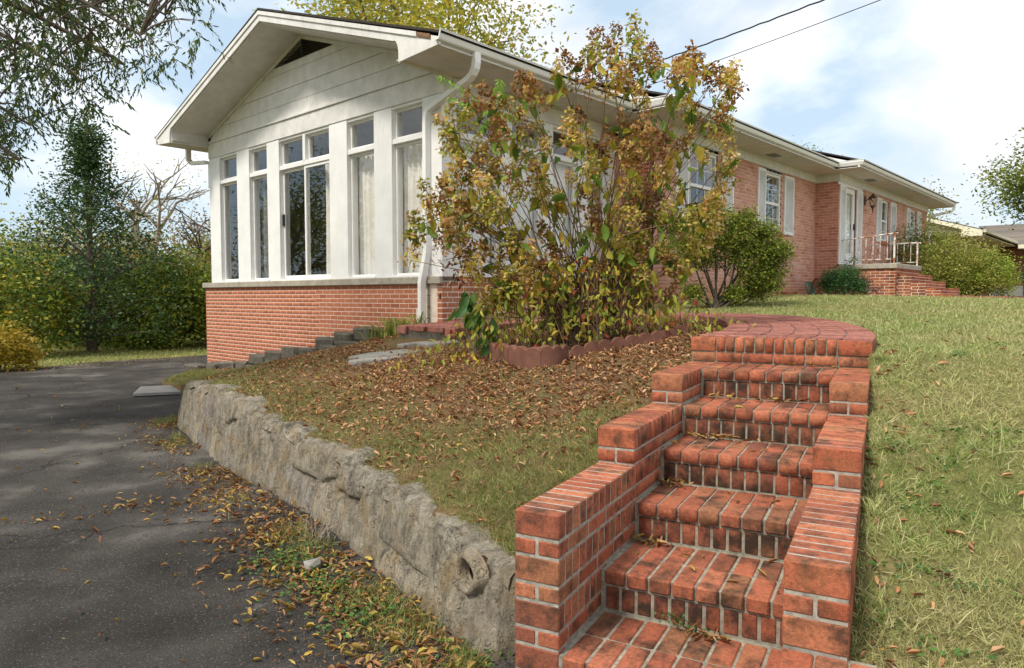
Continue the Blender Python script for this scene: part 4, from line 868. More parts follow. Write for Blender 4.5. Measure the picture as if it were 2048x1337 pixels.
    def shutter(x0, x1, z0, z1, y):
        m = MB(); t = .045; ya, yb = y-.035, y-.003
        m.cbox((x0, ya, z0), (x0+t, yb, z1), .003).cbox((x1-t, ya, z0), (x1, yb, z1), .003).cbox((x0+t, ya, z0), (x1-t, yb, z0+.06), .003).cbox((x0+t, ya, z1-.06), (x1-t, yb, z1), .003)
        n = int((z1-z0-.12)/.034)
        for i in range(n): z = z0+.06+i*.034; m.add([(x0+t, ya+.004, z), (x1-t, ya+.004, z), (x1-t, yb-.006, z+.036), (x0+t, yb-.006, z+.036)], [(0, 1, 2, 3)])
        m.box((x0+t, yb-.003, z0+.06), (x1-t, yb, z1-.06)); return m.build('shutter', 'white_paint', H)
    for x0, x1, z0, z1 in WM:
        sash(x0, x1, z0, z1, YM); MB().cbox((x0-.06, YM-.05, z0-.10), (x1+.06, YM+.1, z0-.002), .004).build('brick_sill', 'house_brick', H)
        MB().box((x0-.02, YM-.004, 2.682), (x1+.02, YM+.02, 2.768)).build('window_head', 'white_paint', H)
    for a, b in ((11.2, 11.66), (12.95, 13.46), (14.62, 15.02), (16.05, 16.60)): shutter(a, b, 1.40, 2.72, YM)
    for x0, x1, z0, z1 in WD:
        sash(x0, x1, z0, z1, YD); MB().cbox((x0-.06, YD-.05, z0-.10), (x1+.06, YD+.1, z0-.002), .004).build('brick_sill', 'house_brick', H)
    for a, b in ((21.1, 21.53), (22.42, 22.98), (24.15, 24.58), (25.42, 25.92)): shutter(a, b, 1.50, 2.70, YD)
    for x0, x1, z0, z1, y in [(*w, YM) for w in WM]+[(*w, YD) for w in WD]:
        curtain_x(x0, x0+(x1-x0)*.35, z0, z1, y+.3)
    MB().box((14.9, YM+.22, 1.95), (15.45, YM+.225, 2.45)).build('window_blind', 'white_paint', H)
    # entry door with storm door and louvred side panels
    shutter(XD+.03, 18.50, .78, 2.70, YD); shutter(19.38, 19.80, .78, 2.70, YD)
    d = MB(); ya, yb = YD+.03, YD+.075; d.cbox((18.55, ya, .78), (18.66, yb, 2.69), .004).cbox((19.24, ya, .78), (19.35, yb, 2.69), .004).cbox((18.66, ya, .78), (19.24, yb, 1.08), .004).cbox((18.66, ya, 2.57), (19.24, yb, 2.69), .004).box((18.6, yb+.001, 1.0), (19.3, yb+.004, 1.01))
    d = d.build('front_door', 'white_paint', H); pane(d, (18.65, ya+.02, 1.07), (19.25, ya+.026, 2.58)); MB().box((18.56, yb+.03, .79), (19.34, yb+.06, 2.68)).build('inner_door', 'curtain', d)
    MB().cbox((19.26, ya-.03, 1.68), (19.31, ya, 1.84), .006).tube([(19.28, ya-.05, 1.74), (19.20, ya-.055, 1.74)], .012).build('handle', 'black_metal', d)
    MB().cbox((18.0, YD-.012, 2.70), (19.85, YD+.02, 2.769), .003).build('door_head', 'white_paint', H)
    return H
H = build_house()
# hose tap and pipe at the inner corner
tp = MB().tube([(17.86, YM-.06, -.1), (17.86, YM-.06, .34), (17.86, YM-.10, .42), (17.86, YM-.18, .42)], .035, 8).build('tap_pipe', 'porch_brick'); tag(tp, 'rusty standpipe tap in the inner corner of the front brick wall', 'pipe')
hs = MB()
for k in range(3): hs.tube([(17.25+.16*math.cos(a)+k*.02, YM-.16-k*.03+.05*math.sin(a), .02+.17+.16*math.sin(a)) for a in np.linspace(0, 2*math.pi, 22)], .012, 6)
tag(hs.build('garden_hose', 'green_hose', smooth=True), 'pale green garden hose coiled against the wall under the tap', 'hose')
bb = MB().cbox((15.75, YM-.22, -.02), (16.2, YM-.03, .10), .01).cbox((16.21, YM-.2, -.02), (16.5, YM-.03, .11), .01).build('loose_block', 'porch_brick'); tag(bb, 'loose brown blocks lying at the foot of the wall below the window', 'block')
# wall lantern
def lantern():
    x, y = 20.05, YD; t = thing('wall_lantern', 'black carriage lantern on the brick wall beside the front door', 'lantern', (x, y, 2.3))
    MB().cbox((x-.05, y-.03, 2.38), (x+.05, y-.001, 2.62), .008).tube([(x, y-.03, 2.5), (x, y-.14, 2.55), (x, y-.2, 2.46)], .014, 8).build('bracket', 'bronze', t)
    cy = y-.2; m = MB(); K = 6; rings = [(.0, 2.68), (.02, 2.66), (.035, 2.63), (.11, 2.565), (.105, 2.555)]
    for r, z in rings: m.V += [(x+r*math.cos(2*math.pi*i/K), cy+r*math.sin(2*math.pi*i/K), z) for i in range(K)]
    m.P += [(s*K+i, s*K+(i+1) % K, (s+1)*K+(i+1) % K, (s+1)*K+i) for s in range(len(rings)-1) for i in range(K)]; m.build('cap', 'bronze', t)
    m = MB()
    for i in range(K): a = 2*math.pi*i/K; m.tube([(x+.1*math.cos(a), cy+.1*math.sin(a), 2.56), (x+.06*math.cos(a), cy+.06*math.sin(a), 2.36)], .006, 5)
    m.tube([(x, cy, 2.36), (x, cy, 2.33), (x, cy, 2.28), (x, cy, 2.16)], [.066, .06, .02, .006], 8); m.build('frame', 'bronze', t)
    m = MB()
    for i in range(K):
        a, b = 2*math.pi*i/K, 2*math.pi*(i+1)/K; m.add([(x+.097*math.cos(a), cy+.097*math.sin(a), 2.555), (x+.097*math.cos(b), cy+.097*math.sin(b), 2.555), (x+.058*math.cos(b), cy+.058*math.sin(b), 2.362), (x+.058*math.cos(a), cy+.058*math.sin(a), 2.362)], [(0, 1, 2, 3)])
    m.build('glass_panel', 'glass', t)
lantern()
# entry porch: slab on brick, brick stairs, iron railings
def porch():
    x0, x1, y0, y1 = XD+.12, 20.4, 4.55, YD-.004; t = thing('entry_porch', 'brick entry porch with concrete slab and brick stairs at the front door', 'porch', (x0, y0, -.1))
    MB().cbox((x0-.04, y0-.04, .65), (x1+.04, y1, .77), .012).build('slab', 'concrete', t)
    core = MB().box((x0+.004, y0+.004, -.35), (x1-.012, y1-.001, .649))
    st = [(4.55-.30*(k+1), .65-.165*(k+1)+.04) for k in range(4)]
    for k, (ys, zt) in enumerate(st): core.box((x0+.154, ys+.004, -.36-.001*k), (x1-.06, ys+.31, zt-.008))
    core = core.build('masonry', 'house_mortar', t); bs = np.array(wpos(core)); L = []
    z = .645-.058; row = 0
    while z > -.2:
        y = y1-.1*(row % 2)
        while y > y0+.02: a = max(y0, y-.196); L.append((np.array([x0+.05, (a+y)/2, z+.028])-bs, (.1, round(max(.03, y-a), 3), .057))); y -= .206
        x = x0+.1*(row % 2)
        while x < x1-.05: b = min(x1, x+.196); L.append((np.array([(x+b)/2, y0+.05, z+.028])-bs, (round(b-x, 3), .1, .057))); x += .206
        z -= .0677; row += 1
    for k, (ys, zt) in enumerate(st):
        zz = zt
        r2 = 0
        while zz > -.15:
            y = ys+.30
            q = ys
            while q < ys+.29: L.append((np.array([x0+.20, q+.07+.028*(r2 % 2), zz-.03])-bs, (.1, .136, .057))); q += .146
            x = x0+.15
            while x < x1-.1: L.append((np.array([x+.098, ys+.05, zz-.03])-bs, (.196, .1, .057))); x += .206
            zz -= .0677; r2 += 1
        x = x0+.15
        while x < x1-.1: L.append((np.array([x+.045, ys+.17, zt-.02])-bs, (.09, .30, .04))); x += .1
    bricks(core, L, 'porch_brick', 300, cham=.002, base=bs)
    for xr in (x0+.06, x1-.06):
        r = thing('iron_railing', 'peeling rusty white iron railing on the '+('side of the porch slab next to the shutter' if xr < 19 else 'far side of the porch slab beyond the door'), 'railing', (xr, y0, .77))
        m = MB(); m.tube([(xr, y1-.02, 1.36+.0), (xr, y0+.03, 1.47 if xr < 19 else 1.36), (xr, y0-.03, 1.46 if xr < 19 else 1.35)], .018, 6); m.tube([(xr, y1-.1, .87), (xr, y0+.05, .87)], .012, 6); m.build('rail', 'rusty_rail', r)
        MB().tube([(xr, y0+.05, .765), (xr, y0+.05, 1.45 if xr < 19 else 1.36)], .022, 6).build('post', 'rusty_rail', r)
        for k in range(7): y = y0+.2+k*.155; MB().tube([(xr, y, .87), (xr, y, 1.36+(.11*(1-(y-y0)/(y1-y0)) if xr < 19 else 0))], .009, 5).build('baluster', 'rusty_rail', r)
porch()
# brick walk in front of the porch
fw = MB(); fw.box((17.9, 2.35, -.20), (45, 3.30, .012)); struct(fw.build('front_walk', 'path_brick'))
# ------------------------------------------------------------------ neighbouring houses
def neighbour():
    x0, x1, y0, y1 = 35.5, 58, 6.3, 15; t = thing('neighbour_house', 'brick ranch house with cream gable and brown shingle roof behind the azaleas', 'house', (x0, y0, 0)); e = 2.75; ya = 10.6; rz = e+.32*(ya-y0+.8)
    MB().box((x0, y0, -.3), (x0+.2, y1, e)).build('end_wall', 'neighbour_brick_y', t); MB().box((x0+.201, y0, -.3), (x1, y0+.2, e)).build('front_wall', 'neighbour_brick', t)
    n = 7
    for i in range(n):
        za, zb_ = e-.1+i*(rz-e)/n, e-.1+(i+1)*(rz-e)/n-.012; ww = lambda z: (rz-.15-z)/.32
        if ww(zb_) > 0: MB().extr([(max(y0, ya-ww(za)), za), (min(y1, ya+ww(za)), za), (min(y1, ya+ww(zb_)), zb_), (max(y0, ya-ww(zb_)), zb_)], 0, x0-.03, x0+.1).build('siding_board', 'cream_paint', t)
    MB().extr([(y0-.8, e), (ya, rz), (y1+.8, e), (y1+.8, e+.03), (ya, rz+.04), (y0-.8, e+.03)], 0, x0-.7, x1).build('roof', 'shingles', t)
    MB().extr([(y0-.8, e-.17), (ya, rz-.17), (y1+.8, e-.17), (y1+.8, e-.004), (ya, rz-.004), (y0-.8, e-.004)], 0, x0-.69, x0-.64).build('fascia', 'cream_paint', t)
    MB().box((x0-.63, y0-.79, e-.2), (x1, y0-.005, e-.18)).build('soffit', 'cream_paint', t); MB().box((x0-.6, y0-.92, e-.10), (x1, y0-.80, e+.02)).build('gutter', 'cream_paint', t)
    MB().extr([(y0-.8, e-.24), (y0-.05, e-.24), (y0-.05, e+.05), (y0-.8, e-.04)], 0, x0-.70, x0-.693).build('eave_return', 'cream_paint', t)
    MB().tube([(x0-.1, y0-.8, e-.1), (x0-.1, y0-.7, e-.25), (x0-.05, y0-.12, e-.45), (x0-.05, y0-.08, .0)], .05, 6).build('downspout', 'cream_paint', t)
    for xa in (38.0, 42.0, 46.0):
        w = MB().box((xa, y0-.03, .9), (xa+1.1, y0-.002, 2.35)).build('window', 'white_paint', t); MB().box((xa+.08, y0-.045, 1.0), (xa+1.02, y0-.031, 2.27)).build('pane', 'dim_glass', w)
    # projecting wing with its own low roof
    wx0, wx1, wy0 = 44.5, 58, 1.0; MB().box((wx0, wy0, -.3), (wx1, y0-.02, 2.5)).build('wing_wall', 'neighbour_brick_y', t)
    MB().add([(wx0-1.0, wy0-1, 2.62), (wx1, wy0-1, 2.62), (wx1, y0+1, 2.62), (wx0-1.0, y0-.93, 2.62), (wx0+3.5, 3.5, 4.0), (wx1, 3.5, 4.0), (wx0+3.5, y0+1.5, 4.0)], [(0, 1, 5, 4), (0, 4, 6, 3), (4, 5, 2, 6)]).build('wing_roof', 'shingles', t)
    MB().box((wx0-1.0, wy0-1, 2.40), (wx1, y0-.95, 2.6)).build('wing_fascia', 'cream_paint', t)
    for yy in (wy0+.6, wy0+2.6): w = MB().box((wx0-.04, yy, .8), (wx0-.002, yy+.9, 2.2)).build('window', 'white_paint', t); MB().box((wx0-.055, yy+.07, .88), (wx0-.041, yy+.83, 2.12)).build('pane', 'dim_glass', w)
    for yy in (wy0-.5,): MB().tube([(wx0-.9, yy, -.2), (wx0-.9, yy, 2.41)], .06, 8).build('porch_post', 'cream_paint', t)
neighbour()
def far_house():
    t = thing('far_house', 'distant brick house with white window beyond the neighbouring house', 'house', (64, -2, 0))
    MB().box((64, -4, -.3), (72, 8, 2.7)).build('wall', 'neighbour_brick_y', t); w = MB().box((63.95, 2.4, .9), (63.999, 4.4, 2.4)).build('window', 'white_paint', t); MB().box((63.93, 2.55, 1.05), (63.949, 4.25, 2.28)).build('pane', 'curtain', w)
    MB().add([(63, -5, 2.7), (73, -5, 2.7), (73, 9, 2.7), (63, 9, 2.7), (68, -1, 4.6), (68, 5, 4.6)], [(0, 1, 4), (1, 2, 5, 4), (2, 3, 5), (3, 0, 4, 5), (0, 3, 2, 1)]).build('roof', 'shingles', t)
far_house()
def grill():
    x, y = 33.2, 3.2; t = thing('covered_grill', 'black covered grill standing in front of the neighbouring house', 'grill', (x, y, 0))
    m = MB(); m.extr([(y-.75, .55), (y+.75, .55), (y+.75, .95), (y+.45, 1.02), (y+.35, 1.32), (y-.35, 1.32), (y-.45, 1.02), (y-.75, .95)], 0, x-.3, x+.3); m.build('body', 'black_metal', t)
    for yy in (y-.6, y+.6): MB().box((x-.2, yy-.04, -.05), (x+.2, yy+.04, .549)).build('leg', 'black_metal', t)
    m = MB(); x2 = 33.6; f = thing('board_fence', 'low dark grey panel fence on the neighbouring lawn', 'fence', (x2, 2, 0))
    for k in range(4): yy = .2+k*1.2; MB().box((x2, yy, -.1), (x2+.03, yy+1.16, .42)).build('panel', 'grey_curtain', f); MB().box((x2-.03, yy+1.161, -.1), (x2+.05, yy+1.199, .46)).build('post', 'aluminium', f)
grill()
# service mast on the roof and the power lines running to it
mb = ray(1240, 196)*12.8; mt = ray(1240, 150)*12.8; mt[:2] = mb[:2]
def mast():
    t = thing('service_mast', 'grey service mast on the roof where the power lines end', 'mast', (mb[0], mb[1], mb[2]-.25))
    MB().tube([(mb[0], mb[1], mb[2]-.25), (mb[0], mb[1], mt[2]+.12)], .025, 10).build('pipe', 'aluminium', t, smooth=True)
    MB().tube([(mb[0], mb[1], mt[2]+.10), (mb[0], mb[1], mt[2]+.2), (mb[0]+.05, mb[1]-.04, mt[2]+.22), (mb[0]+.10, mb[1]-.08, mt[2]+.17)], [.035, .04, .04, .02], 8).build('weatherhead', 'aluminium', t, smooth=True)
mast()
def cable(a, u1, v1, D1, r, label, wav):
    b = ray(u1, v1)*D1; e = b+(b-a)*1.6; n = 60
    P = [a*(1-t)+e*t-np.array([0, 0, .10])*4*t*(1-t)+np.array([0, 0, wav*math.sin(t*150)]) for t in np.linspace(0, 1, n)]
    tag(MB().tube(P, r, 6).build('power_line', 'black_cable', smooth=True), label, 'cable', None)
cable(mt, 1612, 0, 10, .011, 'thick twisted black service cable crossing the sky', .006)
cable(mb+np.array([0, 0, .04]), 1726, 0, 10, .006, 'thin black wire crossing the sky below the twisted cable', 0)
#MARK3
# ------------------------------------------------------------------ vegetation helpers
def on_ground(u, v, f=None):
    f = f or (lambda x, y: float(hgt(np.array([x]), np.array([y]))[0])); d = ray(u, v); h = -.6
    lo, hi = 1.0, 60.0; t = lo; prev = None
    while t < hi:
        p = d*t
        if p[2] < f(p[0], p[1]): break
        t *= 1.01
    return d*t
def hz(x, y): return float(hgt(np.array([float(x)]), np.array([float(y)]))[0])
def inpoly(P, poly):
    x, y = P[:, 0], P[:, 1]; poly = np.asarray(poly, float); n = len(poly); r = np.zeros(len(P), bool); j = n-1
    for i in range(n):
        xi, yi = poly[i]; xj, yj = poly[j]; c = ((yi > y) != (yj > y)) & (x < (xj-xi)*(y-yi)/(yj-yi+1e-12)+xi); r ^= c; j = i
    return r
def curve(a, b, bend, n=6):
    a, b = np.asarray(a, float), np.asarray(b, float); t = np.linspace(0, 1, n)[:, None]; m = (a+b)/2+np.asarray(bend, float); return a*(1-t)**2+2*m*t*(1-t)+b*t**2
def leaf_cloud(centres, per, spread, size, up=.2, asp=.5, droop=0.0):
    """leaf positions scattered round clump centres"""
    K = len(centres); N = K*per; c = np.repeat(centres, per, 0); sp = np.repeat(np.broadcast_to(spread, (K,)), per)
    p = c+rng.normal(size=(N, 3))*sp[:, None]*np.array([1, 1, .75])*.5; ax = rdir(N); ax[:, 2] = ax[:, 2]*.6-droop; nr = rdir(N, up*3); s = size*rng.uniform(.6, 1.35, N)
    return p, ax, nr, s, s*asp
def bush(name, label, base, rad, mat, clumps=90, per=45, size=.045, spread=.16, stems=9, group=None, cat='bush', lift=.0, shell=.55, asp=.5, stem_mat='bark', mat2=None, skirt=False):
    b = np.array(base, float); t = thing(name, label, cat, b, group); rad = np.array(rad, float)
    d = rdir(clumps, .35); d[:, 2] = np.abs(d[:, 2])*1.0-.25*rng.random(clumps); rr = shell+(1-shell)*rng.random(clumps)**.6; lump = 1+.16*np.sin(d[:, 0]*5+base[0])*np.cos(d[:, 1]*6+base[1])+.10*rng.normal(size=clumps)
    c = b+np.array([0, 0, lift+rad[2]*.30])+d*rad*np.array([1, 1, .72])*(rr*lump)[:, None]; c[:, 2] = np.maximum(c[:, 2], b[2]+.04+lift*.4)
    if skirt:
        k = rng.random(clumps) < .5; a_ = rng.uniform(0, 6.28, clumps); h_ = rng.random(clumps)*.6; r_ = np.sqrt(np.maximum(0, 1-h_**2*1.2))*rng.uniform(.55, 1.02, clumps)
        c2 = b+np.stack([rad[0]*r_*np.cos(a_), rad[1]*r_*np.sin(a_), .08+h_*rad[2]], -1); c = np.where(k[:, None], c2, c)
    tl = []
    for i in range(stems):
        q = c[rng.integers(clumps)]; a = rng.uniform(0, 6.28); s = b+np.array([.07*math.cos(a), .07*math.sin(a), -.05])*max(1, rad[0]); tl.append((curve(s, q, (0, 0, .1), 6), np.linspace(.02, .006, 6)*max(.6, rad[2]*.7)))
        for k in range(2):
            q2 = c[np.argmin(((c-q)**2).sum(1)+rng.random(clumps)*.15)]; m = tl[-1][0][3] if k == 0 else tl[-2][0][4]; tl.append((curve(m, q2, (0, 0, .04), 4), np.linspace(.008, .003, 4)*max(.6, rad[2]*.7)))
    tubes_mesh('stems', tl, stem_mat, t); p = leaf_cloud(c, per, spread*(rad.mean()**.5), size, asp=asp)
    scatter_obj('foliage', mat, t, LEAF4, p[0], p[1], p[2], p[3], p[4])
    if mat2:
        k = rng.random(clumps) < .35; p = leaf_cloud(c[k], per//2, spread*(rad.mean()**.5), size, asp=asp); scatter_obj('foliage', mat2, t, LEAF4, p[0], p[1], p[2], p[3], p[4])
    return t
def tree(name, label, base, height, crown, mat, nclump=160, per=40, size=.09, spread=.5, trunk=.16, fork=.35, bark='bark', group=None, cat='tree', bare=0.0, levels=3, crown_c=None, seed=0, asp=.45, spreadang=.55):
    r = np.random.default_rng(seed+11); b = np.array(base, float); t = thing(name, label, cat, b, group); crown = np.array(crown, float)
    tl, tips = [], []
    def grow(p, d, ln, rad, lev):
        n = 6; pts = [p]; dd = d.copy()
        for i in range(n-1): dd = dd+r.normal(size=3)*.10; dd[2] += .03; dd /= np.linalg.norm(dd); pts.append(pts[-1]+dd*ln/(n-1))
        pts = np.array(pts); tl.append((pts, np.linspace(rad, rad*.55, n)))
        if lev == 0: tips.extend([pts[-1], pts[-2], pts[3]]); return
        k = 3 if lev > 1 else 4
        for i in range(k+(lev == levels)):
            j = r.integers(2, n) if i else n-1; a = unit(dd+r.normal(size=3)*spreadang*np.array([1, 1, .6])); grow(pts[j], a, ln*r.uniform(.55, .8), rad*.58, lev-1)
    grow(b-np.array([0, 0, .1]), np.array([0, 0, 1.0]), height*fork, trunk, levels)
    tips = np.array(tips); cc = b+np.array([0, 0, height*.62]) if crown_c is None else np.array(crown_c, float)
    sc = crown/np.maximum(1e-3, np.abs(tips-cc).max(0)); off = (tips-cc)
    if bare < 1:
        idx = r.integers(len(tips), size=nclump); c = tips[idx]+r.normal(size=(nclump, 3))*spread*.5; p = leaf_cloud(c, per, spread, size, asp=asp)
        keep = r.random(len(p[0])) > bare; scatter_obj('foliage', mat, t, LEAF4, p[0][keep], p[1][keep], p[2][keep], p[3][keep], p[4][keep])
    tubes_mesh('trunk', tl[:1], bark, t, 8); tubes_mesh('limbs', tl[1:], bark, t, 5); return t
# ------------------------------------------------------------------ hydrangea in the bed
HB = np.array([5.62, 4.10]); HBZ = hz(*HB)
def hydrangea():
    base = np.array([HB[0], HB[1], HBZ]); t = thing('hydrangea_shrub', 'tall open panicle hydrangea with faded bronze flower heads and yellowing leaves', 'shrub', base)
    Fh = np.array([math.cos(HEAD), math.sin(HEAD), 0]); D = float(base@Fh)
    out = [(985, 700), (960, 640), (905, 560), (800, 478), (800, 430), (850, 370), (865, 215), (940, 165), (1040, 110), (1120, 120), (1185, 35), (1300, 35), (1335, 100), (1385, 55), (1430, 105), (1478, 88), (1492, 160), (1455, 260), (1480, 300), (1470, 400), (1425, 480), (1390, 560), (1370, 640), (1300, 690)]
    out = [(1165+(u-1165)*.93, v+48*max(0, (650-v)/600)) for u, v in out]; ob = [((u-CX)/FPX*D, (593.5-v)/FPX*D) for u, v in out]                 # outline in metres: across, above eye level
    def sample(N, ymin=-9, margin=True):
        res = []
        while len(res) < N:
            q = np.stack([rng.uniform(-1.2, 2.5, 400), rng.uniform(-.6, 2.9, 400)], -1); q = q[inpoly(q, ob) & (q[:, 1] > ymin)]; res += list(q)
        q = np.array(res[:N]); h = (q[:, 1]-HBZ)/3.3; dep = rng.normal(size=N)*.50*np.clip(.5+h, .5, 1.0)
        k = (D+dep)/D; return base*np.array([1, 1, 0])+(q[:, 0]*k)[:, None]*R[None]-(base@R)*R[None]+dep[:, None]*Fh[None]+np.array([0, 0, 1.0])*q[:, 1:2]
    heads = sample(60, .7)
    more = sample(900, -.3); 
    for p in more:
        if np.min(np.linalg.norm(heads-p, axis=1)) > .17 and len(heads) < 150: heads = np.vstack([heads, p])
    for u, v in zip(rng.uniform(880, 1440, 60), rng.uniform(330, 610, 60)):
        if inpoly(np.array([[u, v]]), out)[0]: q = ray(u, v); heads = np.vstack([heads, q*((D-rng.uniform(-.1, .5))/(q@Fh))])
    far = [(818, 452), (812, 505), (845, 372), (880, 232), (1200, 62), (1212, 120), (1272, 62), (1262, 120), (1300, 90), (1392, 82), (1380, 140), (1468, 112), (1440, 140), (1478, 165), (1455, 205), (1440, 265), (1470, 300), (1462, 345), (1440, 395), (1150, 95), (1040, 165), (985, 195), (930, 190)]
    for u, v in far: u, v = 1165+(u-1165)*.97, v+16+(34 if v < 130 else 0); q = ray(u, v); q = q*((D+rng.uniform(-.25, .25))/(q@Fh)); heads = np.vstack([heads, q])
    tl = []; lp, la, ls = [], [], []
    if False: pass
    roots = [base+np.array([.30*math.cos(a)*r, .30*math.sin(a)*r, -.05]) for a, r in zip(rng.uniform(0, 6.28, 26), rng.uniform(.2, 1, 26))]
    for h in heads:
        if rng.random() < .55 and len(tl) > 40:                     # side shoots start from an older stem
            j = min(range(0, len(tl)), key=lambda q: np.linalg.norm(tl[q][0][len(tl[q][0])//2]-h)); P = curve(tl[j][0][len(tl[j][0])//2], h, (0, 0, .05), 9); tl.append((P, np.linspace(.005, .0025, 9)))
            for k in range(rng.integers(3, 7)): lp.append(P[rng.integers(4, 9)]+rng.normal(size=3)*.03); la.append(rng.normal(size=3)*.7+np.array([0, 0, -1.1])); ls.append(rng.uniform(.08, .17))
            continue
        rt = roots[rng.integers(len(roots))]; d = h-rt; dl = np.linalg.norm(d[:2]); P = curve(rt, h, (-d[0]*.16, -d[1]*.16, .12*dl), 9); P[1:-1] += rng.normal(size=(7, 3))*.022; tl.append((P, np.linspace(.0085, .0028, 9)))
        for k in range(rng.integers(1, 3)): m = P[rng.integers(4, 8)]; e = m+unit(unit(d)+rng.normal(size=3)*.6)*rng.uniform(.15, .5); tl.append((curve(m, e, (0, 0, .03), 4), np.linspace(.004, .0015, 4)))
        for k in range(rng.integers(3, 7)): lp.append(P[rng.integers(4, 9)]+rng.normal(size=3)*.03); la.append(rng.normal(size=3)*.7+np.array([0, 0, -1.1])); ls.append(rng.uniform(.08, .17))
    tubes_mesh('stems', tl, 'stem', t, 5)
    scatter_obj('leaves', 'shrub_leaf', t, LEAF6, np.array(lp), np.array(la), rdir(len(lp), .6), np.array(ls), np.array(ls)*rng.uniform(.42, .6, len(ls)))
    # dried flower heads: four meshes shared by every head
    protos = []
    for k in range(9):
        n = 130; u_ = rng.random(n)**.75; an = rng.uniform(0, 6.28, n); rr = (1-u_*.75)*rng.uniform(.55, 1.0, n)*.085+.006
        p = np.stack([rr*np.cos(an), rr*np.sin(an), u_*.22-.07], -1)+rng.normal(size=(n, 3))*.008; nr = unit(p*np.array([1, 1, .4])+np.array([0, 0, .02])+rng.normal(size=(n, 3))*.05); ax = unit(np.cross(nr, rdir(n)))
        V, Fa = scatter(LEAF4, p, ax, nr, rng.uniform(.014, .044, n), rng.uniform(.012, .032, n)); q = curve((0, 0, -.10), (0, 0, .12), (0.01, 0, 0), 4); tv, tq = tube_np(q, [.003, .003, .002, .001], 4)
        if True: pass
        me = mesh_np('flower_head', np.vstack([V, tv]), [Fa[0], tq+len(V)]); me.materials.append(MATS[('petal', 'petal', 'petal', 'olive_petal', 'olive_petal', 'olive_petal', 'dark_petal', 'dark_petal', 'dark_petal')[k]]); protos.append(me)
    for h in heads:
        top = (h[2] > 1.75); o = bpy.data.objects.new('flower_head', protos[rng.integers(6)] if rng.random() > (.72 if top else .26) else protos[6+rng.integers(3)]); C.objects.link(o); o['kind'] = 'stuff'; o.parent = t; o.location = tuple(h-base); tilt = (h-base)*.16; s = rng.uniform(.85, 1.6)
        o.rotation_euler = (-tilt[1]+rng.normal()*.35, tilt[0]+rng.normal()*.35, rng.uniform(0, 6.28)); o.scale = (s*rng.uniform(.9, 1.2), s, s*rng.uniform(.75, 1.1))
    # withered leaves on the low left branches
    n = 130; p = []
    for u, v in ((925, 520), (960, 485), (900, 540), (980, 500), (950, 545), (1000, 470), (940, 440), (1010, 540)): 
        q = ray(u, v); q = q*(D/(q@Fh)); p += [q+rng.normal(size=3)*.11 for _ in range(16)]
    p = np.array(p); scatter_obj('leaves', 'dead_leaf', t, CURL, p, rng.normal(size=p.shape)*.5+np.array([0, 0, -1]), rdir(len(p)), rng.uniform(.04, .08, len(p)), rng.uniform(.015, .03, len(p)))
hydrangea()
